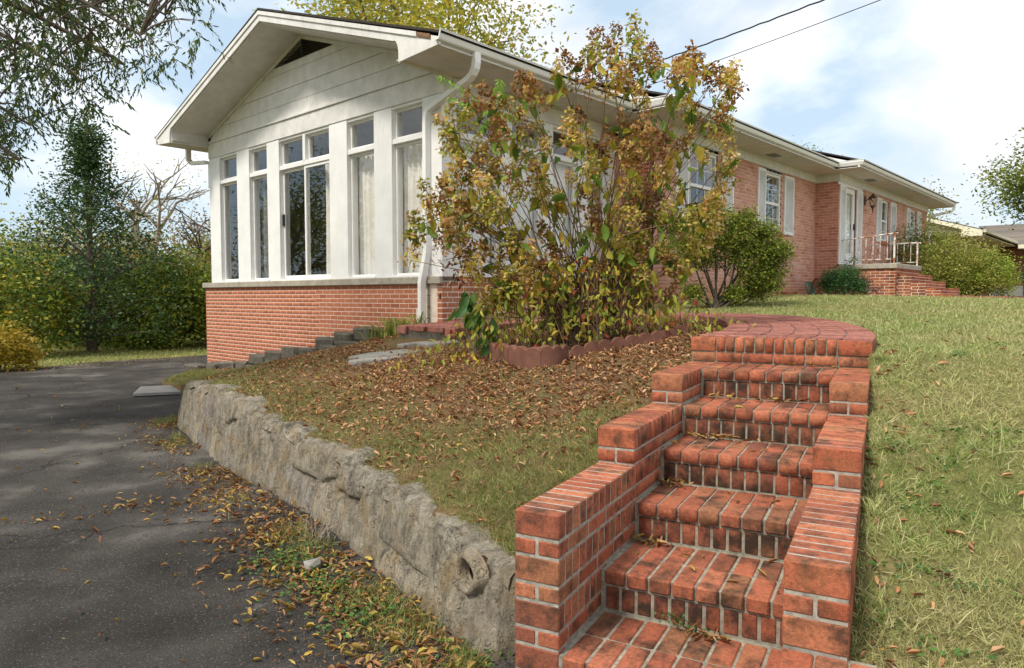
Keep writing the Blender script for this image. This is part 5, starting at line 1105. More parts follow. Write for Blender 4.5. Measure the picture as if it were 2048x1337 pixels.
def bed_plants():
    """low yellow-green growth, dry stalks and the big-leaved clump at the shrub's foot"""
    Fh = np.array([math.cos(HEAD), math.sin(HEAD), 0]); b = np.array([5.35, 4.15, hz(5.35, 4.15)])
    t = thing('underplanting', 'low tangle of yellow green perennials with drooping leaves at the foot of the hydrangea', 'plant', b); N = 1250; x = rng.normal(size=N)*.62; dpt = rng.uniform(-.55, .6, N)
    z = rng.random(N)**1.1*.82*np.exp(-(x/1.1)**2)+.05; p = b*np.array([1, 1, 0])+x[:, None]*R+dpt[:, None]*Fh; p[:, 2] = hgt(p[:, 0], p[:, 1])+z
    scatter_obj('foliage', 'low_leaf', t, LEAF6, p, rng.normal(size=(N, 3))*.6+np.array([0, 0, -1.0]), rdir(N, .4), rng.uniform(.045, .10, N), rng.uniform(.022, .045, N))
    tl = []
    for i in range(150):
        q = p[rng.integers(N)]; r0 = np.array([q[0]+rng.normal()*.1, q[1]+rng.normal()*.1, 0]); r0[2] = hz(r0[0], r0[1])-.02; tl.append((curve(r0, q+np.array([0, 0, .05]), (0, 0, .05), 5), np.linspace(.005, .002, 5)))
    tubes_mesh('stems', tl, 'stem', t, 4)
    q0 = on_ground(985, 712); t2 = thing('dry_stalks', 'leaning sheaf of tan dry stalks at the end of the planting bed', 'plant', q0); tl = []
    for i in range(46):
        a = q0+R*rng.normal()*.10+Fh*rng.uniform(0, .3); e = a+np.array([0, 0, rng.uniform(.5, 1.0)])-R*rng.uniform(.0, .55)+Fh*rng.normal()*.15; tl.append((curve(a-np.array([0, 0, .03]), e, (0, 0, .08), 6), np.linspace(.004, .001, 6)))
    tubes_mesh('stalks', tl, 'pale_bark', t2, 4)
    q1 = on_ground(1010, 715); t3 = thing('broad_leaf_plant', 'clump of broad glossy green leaves leaning out of the planting bed', 'plant', q1); P, A, L_ = [], [], []
    for i in range(34):
        k = i/34; c = q1+np.array([0, 0, .62-.45*k+rng.normal()*.03])-R*(.38-.30*k)+R*rng.normal()*.06+Fh*rng.normal()*.06-Fh*.15; P.append(c); A.append(-R*.4+R*rng.normal()*.4+np.array([0, 0, -1.0])+Fh*rng.normal()*.3); L_.append(rng.uniform(.12, .19))
    scatter_obj('leaves', 'weed_leaf', t3, LEAF6, np.array(P), np.array(A), unit(-Fh+rng.normal(size=(34, 3))*.4), np.array(L_), np.array(L_)*.55, kind=None)
    tubes_mesh('stems', [(curve(q1-np.array([0, 0, .03]), p+np.array([0, 0, .02]), (0, 0, .06), 5), np.linspace(.006, .003, 5)) for p in P[::3]], 'strap_leaf', t3, 4)
    # sumac-like sapling: fresh compound leaves in front of the gutter
    q2 = np.array([6.15, 5.9, hz(6.15, 5.9)]); t4 = thing('sumac_sapling', 'slender sapling with bright lime compound leaves in front of the gutter', 'sapling', q2); D = float(q2@Fh); tl = []; P, A, NN = [], [], []
    trunk_top = ray(985, 235); trunk_top = trunk_top*(D/(trunk_top@Fh)); tl.append((curve(q2, trunk_top, R*.15, 10), np.linspace(.014, .005, 10)))
    for (u0, v0, u1, v1) in ((985, 215, 880, 150), (985, 225, 900, 195), (990, 205, 1000, 160), (985, 235, 1015, 265), (990, 240, 960, 260), (985, 220, 930, 205), (985, 230, 1000, 290), (985, 228, 1030, 235)):
        a = ray(u0, v0); a = a*(D/(a@Fh)); e = ray(u1, v1); e = e*((D+rng.uniform(-.3, .1))/(e@Fh)); cvr = curve(trunk_top*.6+a*.4, e, (0, 0, .08), 12); tl.append((cvr, np.linspace(.004, .0015, 12)))
        for k in range(2, 12):
            for sg in (-1, 1): P.append(cvr[k]); tg = unit(cvr[k]-cvr[k-1]); A.append(tg*.35+sg*np.cross(tg, Fh)*.45+np.array([0, 0, -.85])+rng.normal(size=3)*.15); NN.append(-Fh+rng.normal(size=3)*.4)
    tubes_mesh('stem', tl, 'strap_leaf', t4, 5); n = len(P); scatter_obj('leaves', 'sumac_leaf', t4, LEAF6, np.array(P), np.array(A), np.array(NN), rng.uniform(.075, .12, n), rng.uniform(.022, .034, n), kind=None)
bed_plants()
# scalloped concrete edging round the bed
def edging():
    big = [((962, 712), (1016, 734)), ((1016, 734), (1082, 738)), ((1082, 738), (1138, 722))]
    for k, ((u0, v0), (u1, v1)) in enumerate(big):
        a, b = on_ground(u0, v0), on_ground(u1, v1); n = 24; Lr = np.linalg.norm((b-a)[:2]); nrm = np.array([-(b-a)[1], (b-a)[0]])/Lr
        if nrm@R[:2] < -.5 or nrm@F[:2] < 0: nrm = -nrm
        V = []
        for i in range(n+1):
            t = .01+.98*i/n; c = a*(1-t)+b*t; bow = -.05*math.sin(math.pi*t); zt = min(a[2], b[2])+.17+.028*abs(math.sin(t*math.pi*3)); 
            for off, z in ((0, min(a[2], b[2])-.15), (0, zt-.012), (.012, zt), (.045, zt), (.057, zt-.012), (.057, min(a[2], b[2])-.15)): V.append((c[0]+nrm[0]*(off+bow), c[1]+nrm[1]*(off+bow), z))
        Q = [(i*6+j, i*6+(j+1) % 6, i*6+6+(j+1) % 6, i*6+6+j) for i in range(n) for j in range(6)]+[tuple(range(6)), tuple(n*6+j for j in range(5, -1, -1))]
        tag(MB().add(V, Q).build('edging_block', 'edging'), ['scalloped red concrete edging block at the flagstone end of the bed', 'scalloped red concrete edging block at the outer bend of the bed', 'scalloped red concrete edging block before the run of rounded edging stones'][k], 'edging')
    px = [(1158, 716), (1184, 709), (1212, 704), (1239, 699), (1266, 695), (1293, 690), (1318, 686), (1342, 681), (1364, 673)]
    for u, v in px:
        c = on_ground(u, v); d = R[:2]*1.0; d = unit(np.array([.67, -.55])); nn = np.array([-d[1], d[0]]); w = .062; V = []; K = 9
        prof = [(-w, -.12), (-w, .05)]+[(-w*math.cos(math.pi*i/K), .05+.055*math.sin(math.pi*i/K)) for i in range(1, K)]+[(w, .05), (w, -.12)]
        V = [(c[0]+d[0]*p+nn[0]*o, c[1]+d[1]*p+nn[1]*o, c[2]+z) for o in (0, .06) for p, z in prof]; n = len(prof)
        o = MB().add(V, [tuple(range(n)), tuple(range(2*n-1, n-1, -1))]+[(i, i+n, (i+1) % n+n, (i+1) % n) for i in range(n)]).build('edging_stone', 'edging'); tag(o, 'small round topped dark red edging stone in the run between bed and steps', 'edging', 'round topped edging stones')
edging()
# stones along the gable wall, flagstones, board, small rock
def stones():
    rows = [(5.95, 13.55, .62, 0), (6.02, 12.90, .45, 0), (6.05, 12.35, .50, 1), (6.06, 11.82, .48, 1), (6.04, 11.25, .45, 2), (6.05, 10.75, .50, 2), (6.05, 10.22, .48, 2), (6.04, 9.72, .46, 3), (6.05, 9.22, .44, 4), (6.05, 8.75, .42, 4), (6.06, 8.28, .45, 4)]
    for i, (x, y, ln, k) in enumerate(rows):
        z = hz(x, y); m = MB(); V, f = chamfer(.26, ln*.97, .19, .022); V = V+rng.normal(size=V.shape)*.010; a = rng.normal()*.06; V = np.stack([V[:, 0]*math.cos(a)-V[:, 1]*math.sin(a), V[:, 0]*math.sin(a)+V[:, 1]*math.cos(a), V[:, 2]], -1)
        o = m.add(V+np.array([x, y, z+.015+(.09 if k in (2, 4) else 0)]), f).build('stone_block', 'grey_block'); tag(o, 'rough grey concrete block in the stepped row along the gable foundation', 'block', 'grey blocks along the gable wall')
    lower = [(6.0, 11.2, -.06), (6.0, 10.6, -.06), (6.0, 8.95, -.03), (6.0, 8.5, -.03)]
    for x, y, dz in lower:
        V, f = chamfer(.30, .5, .16, .02); o = MB().add(V+rng.normal(size=V.shape)*.006+np.array([x-.02, y, hz(x, y)+dz]), f).build('stone_block', 'grey_block'); tag(o, 'rough grey concrete block half sunk under the stepped row at the gable', 'block', 'sunken grey blocks at the gable')
    for (u, v, w, d, lab) in ((775, 712, .85, .34, 'long cracked grey flagstone lying tilted on the bank'), (752, 722, .62, .25, 'flat grey flagstone half buried below the tilted one'), (880, 690, .50, .24, 'pale flagstone lying below the curved brick edge'), (828, 692, .42, .18, 'thin pale flagstone beside the strap leaved clump')):
        c = on_ground(u, v); n = 9; V = []; pol = []
        for i in range(n): a = 2*math.pi*i/n; rr = 1+.16*rng.normal()*.7; pol.append((w/2*math.cos(a)*rr, d/2*math.sin(a)*rr))
        tx = unit(np.array([R[0], R[1], .0])+np.array([.05, .05, 0])); ty = np.array([-tx[1], tx[0], 0]); zt = .055 if w > .9 else .03
        for z in (-.05, zt-.012, zt):
            s = .97 if z == zt else 1
            for px_, py_ in pol: q = c+tx*px_*s+ty*py_*s; g = hz(q[0], q[1]); V.append((q[0], q[1], .55*g+.45*c[2]+z))
        Q = [tuple(2*n+i for i in range(n)), tuple(range(n))[::-1]]+[(k*n+i, k*n+(i+1) % n, (k+1)*n+(i+1) % n, (k+1)*n+i) for k in range(2) for i in range(n)]
        tag(MB().add(V, Q).build('flagstone', 'flagstone'), lab, 'stone')
    # weathered boards on the drive by the wall end
    t = thing('plank_ramp', 'weathered grey planks lying on the driveway by the wall end', 'planks', on_z(330, 790, DRIVE)); c = on_z(345, 784, DRIVE)
    d = unit(on_z(352, 772, DRIVE)-on_z(303, 774, DRIVE)); e = np.cross([0, 0, 1.0], d)
    for k in range(4):
        V, f = chamfer(.95, .20, .045, .005); P = c+V[:, :1]*d+(V[:, 1:2]+(k-1.5)*.212)*e+V[:, 2:]*np.array([0, 0, 1.0])+np.array([0, 0, .03]); MB().add(P, f).build('plank', 'weathered_board', t)
    c = on_z(627, 1140, DRIVE); V, f = chamfer(.095, .06, .05, .012); V = V+rng.normal(size=V.shape)*.006; tag(MB().add(V+c+np.array([0, 0, .028]), f).build('small_rock', 'flagstone'), 'small angular pale rock among the leaves on the driveway', 'rock')
stones()
# strap-leaved clump at the corner of the gable
def strap(u, v, lab, n=120, ln=.42):
    c = on_ground(u, v); t = thing('strap_leaf_clump', lab, 'plant', c); P = c+rng.normal(size=(n, 3))*np.array([.12, .22, 0]); P[:, 2] = hgt(P[:, 0], P[:, 1])-.01; tl = []
    V_, Fa_ = [], []; b = 0
    for p in P:
        a = rng.uniform(0, 6.28); L_ = ln*rng.uniform(.5, 1.2); d = np.array([math.cos(a), math.sin(a), 0]); k = 6; t_ = np.linspace(0, 1, k); sp_ = p+d*(t_**1.3*L_*.75)[:, None]+np.array([0, 0, 1.0])*((t_*1.25-t_**2.3*.75)*L_)[:, None]; w = .009*(1-t_**2)+.001; y = np.cross(d, [0, 0, 1.0])
        V_.append(np.vstack([sp_+y*w[:, None], sp_-y*w[:, None]])); Fa_.append(np.array([(i, i+1, k+i+1, k+i) for i in range(k-1)])+b); b += 2*k
    o = link('leaves', mesh_np('leaves', np.vstack(V_)-np.array(wpos(t)), [np.vstack(Fa_)]), 'strap_leaf', t); o['kind'] = 'stuff'
strap(790, 672, 'arching strap leaved clump of grassy foliage on the flagstone side of the downspout', 150, .42); strap(853, 645, 'dark grassy clump growing round the foot of the downspout', 90, .36)
# ------------------------------------------------------------------ shrubs by the house
azb = np.array([10.45, 5.15, hz(10.45, 5.15)])
def azalea():
    b = azb; t = thing('azalea_bush', 'leggy green azalea with bare grey stems against the front wall', 'bush', b); Fh = np.array([math.cos(HEAD), math.sin(HEAD), 0]); D = float(b@Fh)
    blobs = [(1395, 470, .36), (1440, 460, .42), (1480, 470, .38), (1515, 490, .32), (1545, 510, .30), (1500, 520, .34), (1450, 505, .32), (1540, 545, .22), (1400, 510, .30), (1530, 465, .16), (1490, 440, .15), (1380, 500, .28), (1505, 555, .18), (1470, 588, .13), (1510, 583, .13), (1430, 440, .25), (1555, 500, .16), (1538, 572, .12), (1385, 585, .14)]
    cs, tl = [], []
    for u, v, r in blobs:
        q = ray(u, v); q = q*((D+rng.uniform(-.25, .15))/(q@Fh)); n = int(22+r*130); d = rdir(n); cs.append(q+d*r*(.45+.55*rng.random((n, 1)))*np.array([1, 1, .75]))
        a = rng.uniform(0, 6.28); tl.append((curve(b+np.array([.12*math.cos(a), .12*math.sin(a), -.04]), q, (0, 0, -.12), 8), np.linspace(.026, .006, 8)))
        for k in range(3): e = cs[-1][rng.integers(n)]; tl.append((curve(tl[-1-k][0][5], e, (0, 0, .0), 4), np.linspace(.010, .003, 4)))
    c = np.vstack(cs); tubes_mesh('stems', tl, 'bark', t, 6); p = leaf_cloud(c, 28, .16, .042, asp=.55); scatter_obj('foliage', 'azalea_leaf', t, LEAF4, *p)
azalea()
bush('holly_bush', 'small dense dark green bush in front of the brick jog', (16.75, 5.25, hz(16.75, 5.25)), (.52, .52, .80), 'holly_leaf', 190, 44, .042, .16, 6, shell=.3, skirt=True)
bush('barberry_bush', 'small dark red leaved twiggy bush beside the dark green one', (17.1, 4.85, hz(17.1, 4.85)), (.26, .26, .5), 'dark_red_leaf', 40, 22, .035, .16, 7)
bush('tall_azalea', 'tall dark green azalea behind the porch stairs', (22.9, 4.95, hz(22.9, 4.95)), (1.1, 1.0, 2.35), 'azalea_leaf', 300, 42, .06, .22, 10, shell=.4, skirt=True)
bush('pale_azalea', 'rounded yellow green azalea beside the porch stairs', (22.1, 4.0, hz(22.1, 4.0)), (1.0, 1.0, 1.75), 'yellow_azalea', 280, 45, .055, .2, 9, shell=.4, mat2='azalea_leaf', skirt=True)
bush('lime_azalea', 'wide bright lime green azalea furthest from the porch stairs', (22.7, 3.72, hz(22.7, 3.72)), (1.0, .95, 1.45), 'bright_azalea', 280, 45, .062, .22, 9, shell=.4, mat2='azalea_leaf', skirt=True)
# ------------------------------------------------------------------ trees and thicket
def at_px(u, Z): return F[:2]/np.linalg.norm(F[:2])*Z+R[:2]*((u-CX)/FPX*Z)
YZ = DRIVE-.02
def gz(u, Z): p = at_px(u, Z); return (p[0], p[1], YZ)
def evergreen():
    b = np.array(gz(182, 18.5)); t = thing('columnar_evergreen', 'tall narrow dark evergreen with loose upright top beside the driveway', 'tree', b); cs = []; tl = [(curve(b-np.array([0, 0, .1]), b+np.array([0, 0, 5.4]), (.05, 0, 0), 10), np.linspace(.14, .02, 10))]
    for k in range(430):
        h = rng.random()**1.15*5.3+.5; r = (2.2 if h < 2.3 else max(.25, 2.2-(h-2.3)*.75))*rng.random()**.5; a = rng.uniform(0, 6.28); cs.append(b+np.array([r*math.cos(a), r*math.sin(a), h]))
    for c in cs[::4]: s = b+np.array([0, 0, max(.3, c[2]-b[2]-.9)]); tl.append((curve(s, c, (0, 0, .1), 5), np.linspace(.02, .005, 5)))
    tubes_mesh('trunk', tl[:1], 'bark', t, 8); tubes_mesh('limbs', tl[1:], 'bark', t, 4); p = leaf_cloud(np.array(cs), 44, .46, .095, asp=.5); scatter_obj('foliage', 'evergreen', t, LEAF4, *p)
evergreen()
bush('yellow_shrub', 'yellow ochre autumn shrub at the edge of the driveway', gz(-10, 13.6), (.62, .6, .95), 'yellow_leaf', 150, 34, .075, .24, 9, shell=.35, skirt=True)
bush('olive_shrub', 'loose pale green shrub with hanging leaves above the yellow shrub', gz(35, 17.0), (1.5, 1.2, 2.9), 'thicket_leaf', 200, 30, .12, .3, 9, shell=.45, mat2='yellow_leaf', skirt=True)
bush('dark_thicket', 'broad dark shrub mass between the evergreen and the bright thicket', gz(215, 21.5), (1.8, 1.6, 3.1), 'evergreen', 300, 38, .13, .34, 10, shell=.4, mat2='thicket_leaf', skirt=True)
bush('bright_thicket', 'sunlit yellow green thicket beside the corner of the sunroom', gz(352, 20.5), (1.75, 1.5, 2.7), 'thicket_leaf', 460, 44, .125, .34, 10, shell=.4, mat2='bright_azalea', skirt=True)
bush('far_thicket', 'green bushes seen past the sunroom corner', gz(470, 26), (2.4, 1.8, 2.6), 'thicket_leaf', 260, 40, .10, .34, 9, shell=.4, skirt=True)
bush('left_thicket', 'deep green bushes behind the yellow shrub at the driveway', gz(-30, 22), (2.4, 2.0, 3.6), 'thicket_leaf', 300, 36, .14, .34, 9, shell=.4, skirt=True)
bush('rusty_thicket', 'rust tinged bushes below the bare tree', gz(300, 28), (3.4, 2.2, 4.8), 'rust_tree', 300, 30, .15, .42, 9, shell=.35, mat2='autumn_green', skirt=True)
bush('pale_thicket', 'pale olive bushes in the distance behind the rusty ones', gz(180, 34), (4.4, 2.5, 5.2), 'autumn_green', 300, 30, .19, .5, 9, shell=.35, skirt=True)
tree('bare_tree', 'half bare spreading tree with grey limbs behind the thicket', gz(325, 27), 7.6, (3, 3, 3), 'autumn_green', 150, 8, .10, .6, .23, .36, 'pale_bark', levels=4, seed=3, spreadang=.62)
tree('thin_tree', 'thin leafy tree leaning out behind the sunroom eave', gz(420, 25), 8.2, (3, 3, 3), 'rust_tree', 150, 12, .10, .7, .13, .38, 'bark', levels=4, seed=8, spreadang=.7)
for k, (u, Z, hh, lab) in enumerate(((60, 46, 8, 'distant green treetop above the left hand thicket'), (250, 55, 8.5, 'distant olive treetop above the rusty bushes'), (400, 50, 7.5, 'distant pale treetop beside the sunroom wall'), (-120, 40, 9, 'distant green tree at the far side of the driveway'))):
    tree('distant_tree', lab, gz(u, Z), hh, (4, 4, 3), 'far_tree', 240, 30, .2, 1.3, .22, .3, 'bark', levels=3, seed=20+k, group='distant trees past the driveway')
tree('yellow_tree', 'tall tree with yellow green autumn leaves rising behind the sunroom roof', (15.6, 18.9, -1.5), 14.2, (6, 6, 5), 'autumn_green', 900, 40, .17, 1.2, .24, .36, 'bark', levels=4, seed=31, spreadang=.5)
tree('oak_top', 'dark green oak crown showing just above the front roof', (43.3, 14.9, -.5), 11.8, (4, 4, 4), 'azalea_leaf', 340, 34, .17, 1.0, .3, .34, 'bark', levels=3, seed=44)
tree('street_tree', 'green broadleaf tree hanging over the neighbouring house roof', (33.6, 1.3, -.05), 7.6, (3, 3, 3), 'azalea_leaf', 480, 40, .15, .8, .2, .36, 'bark', levels=3, seed=52)
tree('verge_tree', 'leafy tree standing on the verge past the pecan', (-4.5, 21.5, YZ), 8.5, (4, 4, 4), 'thicket_leaf', 300, 34, .18, 1.2, .25, .34, 'bark', levels=3, seed=71)
tree('drive_tree', 'leafy tree on the far side of the driveway', (-3.5, 30, YZ), 9, (4, 4, 4), 'thicket_leaf', 260, 34, .18, 1.2, .25, .34, 'bark', levels=3, seed=61)
tree('street_oak', 'broad green tree across the driveway behind the photographer', (-14, 8, YZ), 10, (4, 4, 4), 'azalea_leaf', 260, 34, .2, 1.3, .25, .34, 'bark', levels=3, seed=66)
# big tree whose branches hang into the picture over the driveway
def pecan():
    b = np.array([-1.6, 10.2, YZ]); t = thing('pecan_tree', 'large tree whose drooping leafy branches hang over the driveway', 'tree', b); tl = []; top = b+np.array([.3, -.2, 5.2]); tl.append((curve(b-np.array([0, 0, .1]), top, (.1, 0, 0), 8), np.linspace(.30, .2, 8)))
    Fh = np.array([math.cos(HEAD), math.sin(HEAD), 0]); poly = [(-500, -400), (520, -400), (500, -80), (425, -15), (405, 25), (375, 70), (325, 105), (275, 170), (200, 205), (180, 225), (95, 230), (60, 290), (-20, 340), (-500, 380)]
    cs = []
    while len(cs) < 1550:
        q = np.stack([rng.uniform(-500, 520, 300), rng.uniform(-350, 420, 300)], -1); q = q[inpoly(q, poly)]
        for u, v in q: 
            if u > 230 and rng.random() < .3: continue
            d = ray(u, v); cs.append(d*(rng.uniform(6.0, 9.2)/(d@Fh)))
    cs = np.array(cs[:1550]); mains = []
    for tgt in ((0, 90, 7), (180, 60, 7.5), (330, 30, 7.8), (60, 250, 7.2), (-250, 100, 7.5), (-300, -200, 8), (200, -200, 8), (420, -120, 8.2), (-150, 300, 7.2), (110, 130, 6.6), (250, 130, 7.0), (120, 10, 8.4), (280, 70, 6.4), (-60, 200, 8.2), (40, 320, 6.8)):
        d = ray(*tgt[:2]); e = d*(tgt[2]/(d@Fh)); m = curve(top-np.array([0, 0, rng.uniform(0, 1.8)]), e, (0, 0, .9), 14); mains.append(m); tl.append((m, np.linspace(.085, .012, 14)))
    M = np.vstack([m[4:] for m in mains])
    for c in cs[::2]: j = np.argmin(((M-c)**2).sum(1)+rng.random(len(M))*.35); tl.append((curve(M[j], c, (0, 0, .12), 5), np.linspace(.010, .003, 5)))
    back = b+np.array([0, 0, 6.5])+rdir(260, .2)*rng.uniform(.4, 1, (260, 1))*np.array([3.2, 3.2, 2.4]); back = back[((back-b)@R < .3)]
    tubes_mesh('trunk', tl[:1], 'bark', t, 10); tubes_mesh('limbs', tl[1:], 'bark', t, 5); allc = np.vstack([cs, back]); P, A = [], []
    for c in allc:
        d = unit(np.array([rng.normal(), rng.normal(), -1.0])); 
        for s in range(3):
            d = unit(np.array([rng.normal()*.8, rng.normal()*.8, -.75])); o = c+rng.normal(size=3)*.10
            for k in range(7):
                for sg in (-1, 1): P.append(o+d*(.035*k)); A.append(d*.8+sg*np.cross(d, rdir(1)[0])*.55+np.array([0, 0, -.25]))
    n = len(P); scatter_obj('foliage', 'pecan_leaf', t, LEAF4, np.array(P), np.array(A), rdir(n, .4), rng.uniform(.045, .08, n), rng.uniform(.013, .022, n))
pecan()
# ------------------------------------------------------------------ grass, fallen leaves, weeds
def fbm(x, y, s): return (np.sin(x*1.7*s+1.3*np.sin(y*1.1*s))+np.sin(y*2.1*s+1.7*np.sin(x*.9*s+2))+.6*np.sin(x*4.3*s-y*3.1*s+1)+.5*np.sin(y*5.7*s+x*2.3*s))/3.1
def grass():
    # right hand lawn
    N = 380000; r = np.exp(rng.uniform(math.log(1.7), math.log(17), N)); a = HEAD-np.radians(rng.uniform(-12, 46, N)); x, y = r*np.cos(a), r*np.sin(a)
    s = x*SD[0]+y*SD[1]; w = x*SN[0]+y*SN[1]
    pathd = np.full(N, 9.0)
    for q in PATHC: pathd = np.minimum(pathd, np.hypot(x-q[0], y-q[1]))
    inside = (w > 1.0) & (x < 8.6) & (s > 4.9)
    keep = ((w < RO-.005) | (s > 5.1)) & (pathd > .60) & ~inside & (y < np.where(x > 18, np.where(x < 20.6, 3.2, 5.75), np.where(x > 10.4, 6.3, 5.0))) & ~((w > RO-.01) & (s < 5.1)) & (fbm(x, y, 2.3)+.5*fbm(x+3, y, 7.1)+rng.normal(size=N)*.35 > -.95)
    keep &= ~((x > 17.8) & (y > 2.3) & (y < 3.35)); x, y, r = x[keep], y[keep], r[keep]; n = len(x); p = np.stack([x, y, hgt(x, y)-.004], -1); f = (r/3.0)**.75
    ax = rdir(n); ax[:, 2] = np.abs(ax[:, 2])*.8+.18; o = scatter_obj('lawn_grass', 'grass_blade', None, BLADE, p, ax, rdir(n, .2), (.016+.038*rng.random(n)**1.6)*np.minimum(1.5, .8+.2*f)*(1+.35*fbm(x, y, 3.7)), .0030*np.maximum(1, f)*rng.uniform(.7, 1.4, n)); tag(o, 'patchy dry green lawn grass', 'grass')
    # bank between the stone wall and the bed
    N = 300000; y = 1.7+11.9*rng.random(N)**1.9; x = line_x(y)+rng.random(N)**1.2*(6.4-line_x(y)); u_ = uphill(x, y, .17); w = x*SN[0]+y*SN[1]; s = x*SD[0]+y*SD[1]
    dl = np.abs(x-line_x(y)); green = fbm(x, y, 1.7)*.4+.62*np.exp(-((dl-.5)/.8)**2)+.5*np.exp(-((w-1.35)/.7)**2)*(s < 4.1)-.34
    keep = u_ & (w > LO+.01) & (rng.random(N) < np.clip(.12+green*1.15, .04, 1)) & (np.hypot(x-5.8, y-4.4) > 1.25); 
    for q in PATHC: keep &= np.hypot(x-q[0], y-q[1]) > .62
    x, y = x[keep], y[keep]; n = len(x); p = np.stack([x, y, hgt(x, y)-.004], -1); ax = rdir(n); ax[:, 2] = np.abs(ax[:, 2])*.8+.2; r = np.hypot(x, y)
    tag(scatter_obj('bank_grass', 'bank_grass', None, BLADE, p, ax, rdir(n, .2), rng.uniform(.025, .065, n), .0035*np.maximum(1, (r/4)**.7)), 'thin green grass on the bank above the stone wall', 'grass')
    # verge at the foot of the wall, back lawn edge
    N = 9000; k = rng.integers(len(WB)-1, size=N); t = rng.random(N); q = WB[k]*(1-t)[:, None]+WB[k+1]*t[:, None]; off = np.abs(rng.normal(size=N))*.16+.06; x = q[:, 0]-off; y = q[:, 1]; keep = fbm(x, y, 2.6)+.35*(y < 3.2) > .25; x, y = x[keep], y[keep]; n = len(x)
    p = np.stack([x, y, np.full(n, DRIVE)], -1); ax = rdir(n); ax[:, 2] = np.abs(ax[:, 2])+.3; tag(scatter_obj('verge_grass', 'bank_grass', None, BLADE, p, ax, rdir(n, .2), rng.uniform(.03, .09, n), .0035), 'tufts of grass in the crack between driveway and stone wall', 'grass')
    N = 26000; u = rng.uniform(-60, 430, N); Z = rng.uniform(13.5, 24, N); g = F[:2]/np.linalg.norm(F[:2]); x = g[0]*Z+R[0]*(u-CX)/FPX*Z; y = g[1]*Z+R[1]*(u-CX)/FPX*Z; keep = y > 15.9+.38*(x-3)*.9; x, y = x[keep], y[keep]; n = len(x)
    p = np.stack([x, y, np.full(n, DRIVE-.03)], -1); ax = rdir(n); ax[:, 2] = np.abs(ax[:, 2])+.3; tag(scatter_obj('yard_grass', 'grass_blade', None, BLADE, p, ax, rdir(n, .2), rng.uniform(.04, .09, n), .012), 'dry yellowish lawn beyond the end of the driveway', 'grass')
def litter():
    N = 115000; x = rng.uniform(1.9, 7.6, N); y = rng.uniform(1.7, 12.5, N); w = x*SN[0]+y*SN[1]; s = x*SD[0]+y*SD[1]; dl = x-line_x(y)
    dens = np.clip(.26+.55*np.exp(-((np.hypot(x-4.9, y-3.9)-.9)/1.25)**2)+.32*fbm(x, y, 1.3)+.25*(dl > 1.0), .04, 1)*np.clip(1-(y-7.5)/5, .12, 1)
    keep = uphill(x, y, .2) & (w > LO+.02) & (rng.random(N) < dens) & ~((x > 6.3) & (y > 6.9))
    for q in PATHC: keep &= np.hypot(x-q[0], y-q[1]) > .60
    x, y = x[keep], y[keep]; n = len(x); p = np.stack([x, y, hgt(x, y)+rng.uniform(.0, .018, n)], -1); ax = rdir(n); ax[:, 2] *= .25; L_ = .013+.040*rng.random(n)**2.2
    tag(scatter_obj('leaf_litter', 'litter', None, CURL, p, ax, rdir(n, 2.5), L_, L_*rng.uniform(.25, .6, n), zs=L_*rng.uniform(.3, 1.3, n)), 'carpet of curled brown fallen leaves on the bank', 'leaves')
    # driveway
    P = []
    for i in range(3600):
        k = min(len(WB)-2, int(rng.random()**1.25*(len(WB)-1))); t = rng.random(); q = WB[k]*(1-t)+WB[k+1]*t; off = abs(rng.normal())*(.34 if q[1] < 5 else .22)+.04
        if fbm(np.array(q[0]-off), np.array(q[1]), 2.2) > -.25-.3*(q[1] < 3.3): P.append((q[0]-off, q[1]+rng.normal()*.06))
    for i in range(650): P.append((rng.uniform(-1, 3.4), rng.uniform(1.2, 14)))
    for u, v, c in ((85, 1040, 30), (170, 860, 25), (250, 1020, 40), (430, 1010, 60), (330, 890, 40), (520, 1080, 120), (600, 1150, 160), (680, 1200, 200), (740, 1260, 120), (560, 1060, 90), (380, 960, 60), (420, 1000, 60)):
        q = on_z(u, v, DRIVE); P += [(q[0]+rng.normal()*.13, q[1]+rng.normal()*.13) for _ in range(c)]
    for i in range(900): P.append((rng.uniform(1.5, 7.5), 16.4+rng.normal()*.5+rng.uniform(-.3, .3)))
    P = np.array(P); P = P[P[:, 0] < line_x(P[:, 1])+.02]; n = len(P); p = np.column_stack([P, np.full(n, DRIVE)+rng.uniform(.003, .02, n)]); ax = rdir(n); ax[:, 2] *= .2; L_ = .014+.046*rng.random(n)**1.9
    tag(scatter_obj('driveway_leaves', 'drive_litter', None, CURL, p, ax, rdir(n, 3), L_, L_*rng.uniform(.22, .5, n), zs=L_*rng.uniform(.2, 1.1, n)), 'scattered tan and yellow fallen leaves on the asphalt driveway', 'leaves')
    # lawn and steps
    N = 420; r = np.exp(rng.uniform(math.log(2), math.log(13), N)); a = HEAD-np.radians(rng.uniform(-2, 40, N)); x, y = r*np.cos(a), r*np.sin(a); s = x*SD[0]+y*SD[1]; w = x*SN[0]+y*SN[1]; k = ((w < RO-.02) | (s > 5.2)) & ~((w > 1) & (x < 8.5)); x, y = x[k], y[k]; P = list(np.stack([x, y, hgt(x, y)+.015], -1))
    for i in range(90): q = sw(rng.uniform(2.3, 6.0), RO-.03-abs(rng.normal())*.12); P.append(np.array([q[0], q[1], hz(*q)+.01]))
    P = np.array(P); n = len(P); ax = rdir(n); ax[:, 2] *= .3; L_ = rng.uniform(.02, .055, n); tag(scatter_obj('lawn_leaves', 'litter', None, CURL, P, ax, rdir(n, 3), L_, L_*.42, zs=L_*.6), 'few curled leaves lying on the lawn', 'leaves')
    T = {0: 2.31, 1: 2.749, 2: 3.194, 3: 3.621, 4: 4.052, 5: 4.501, 6: 5.01}; P = []
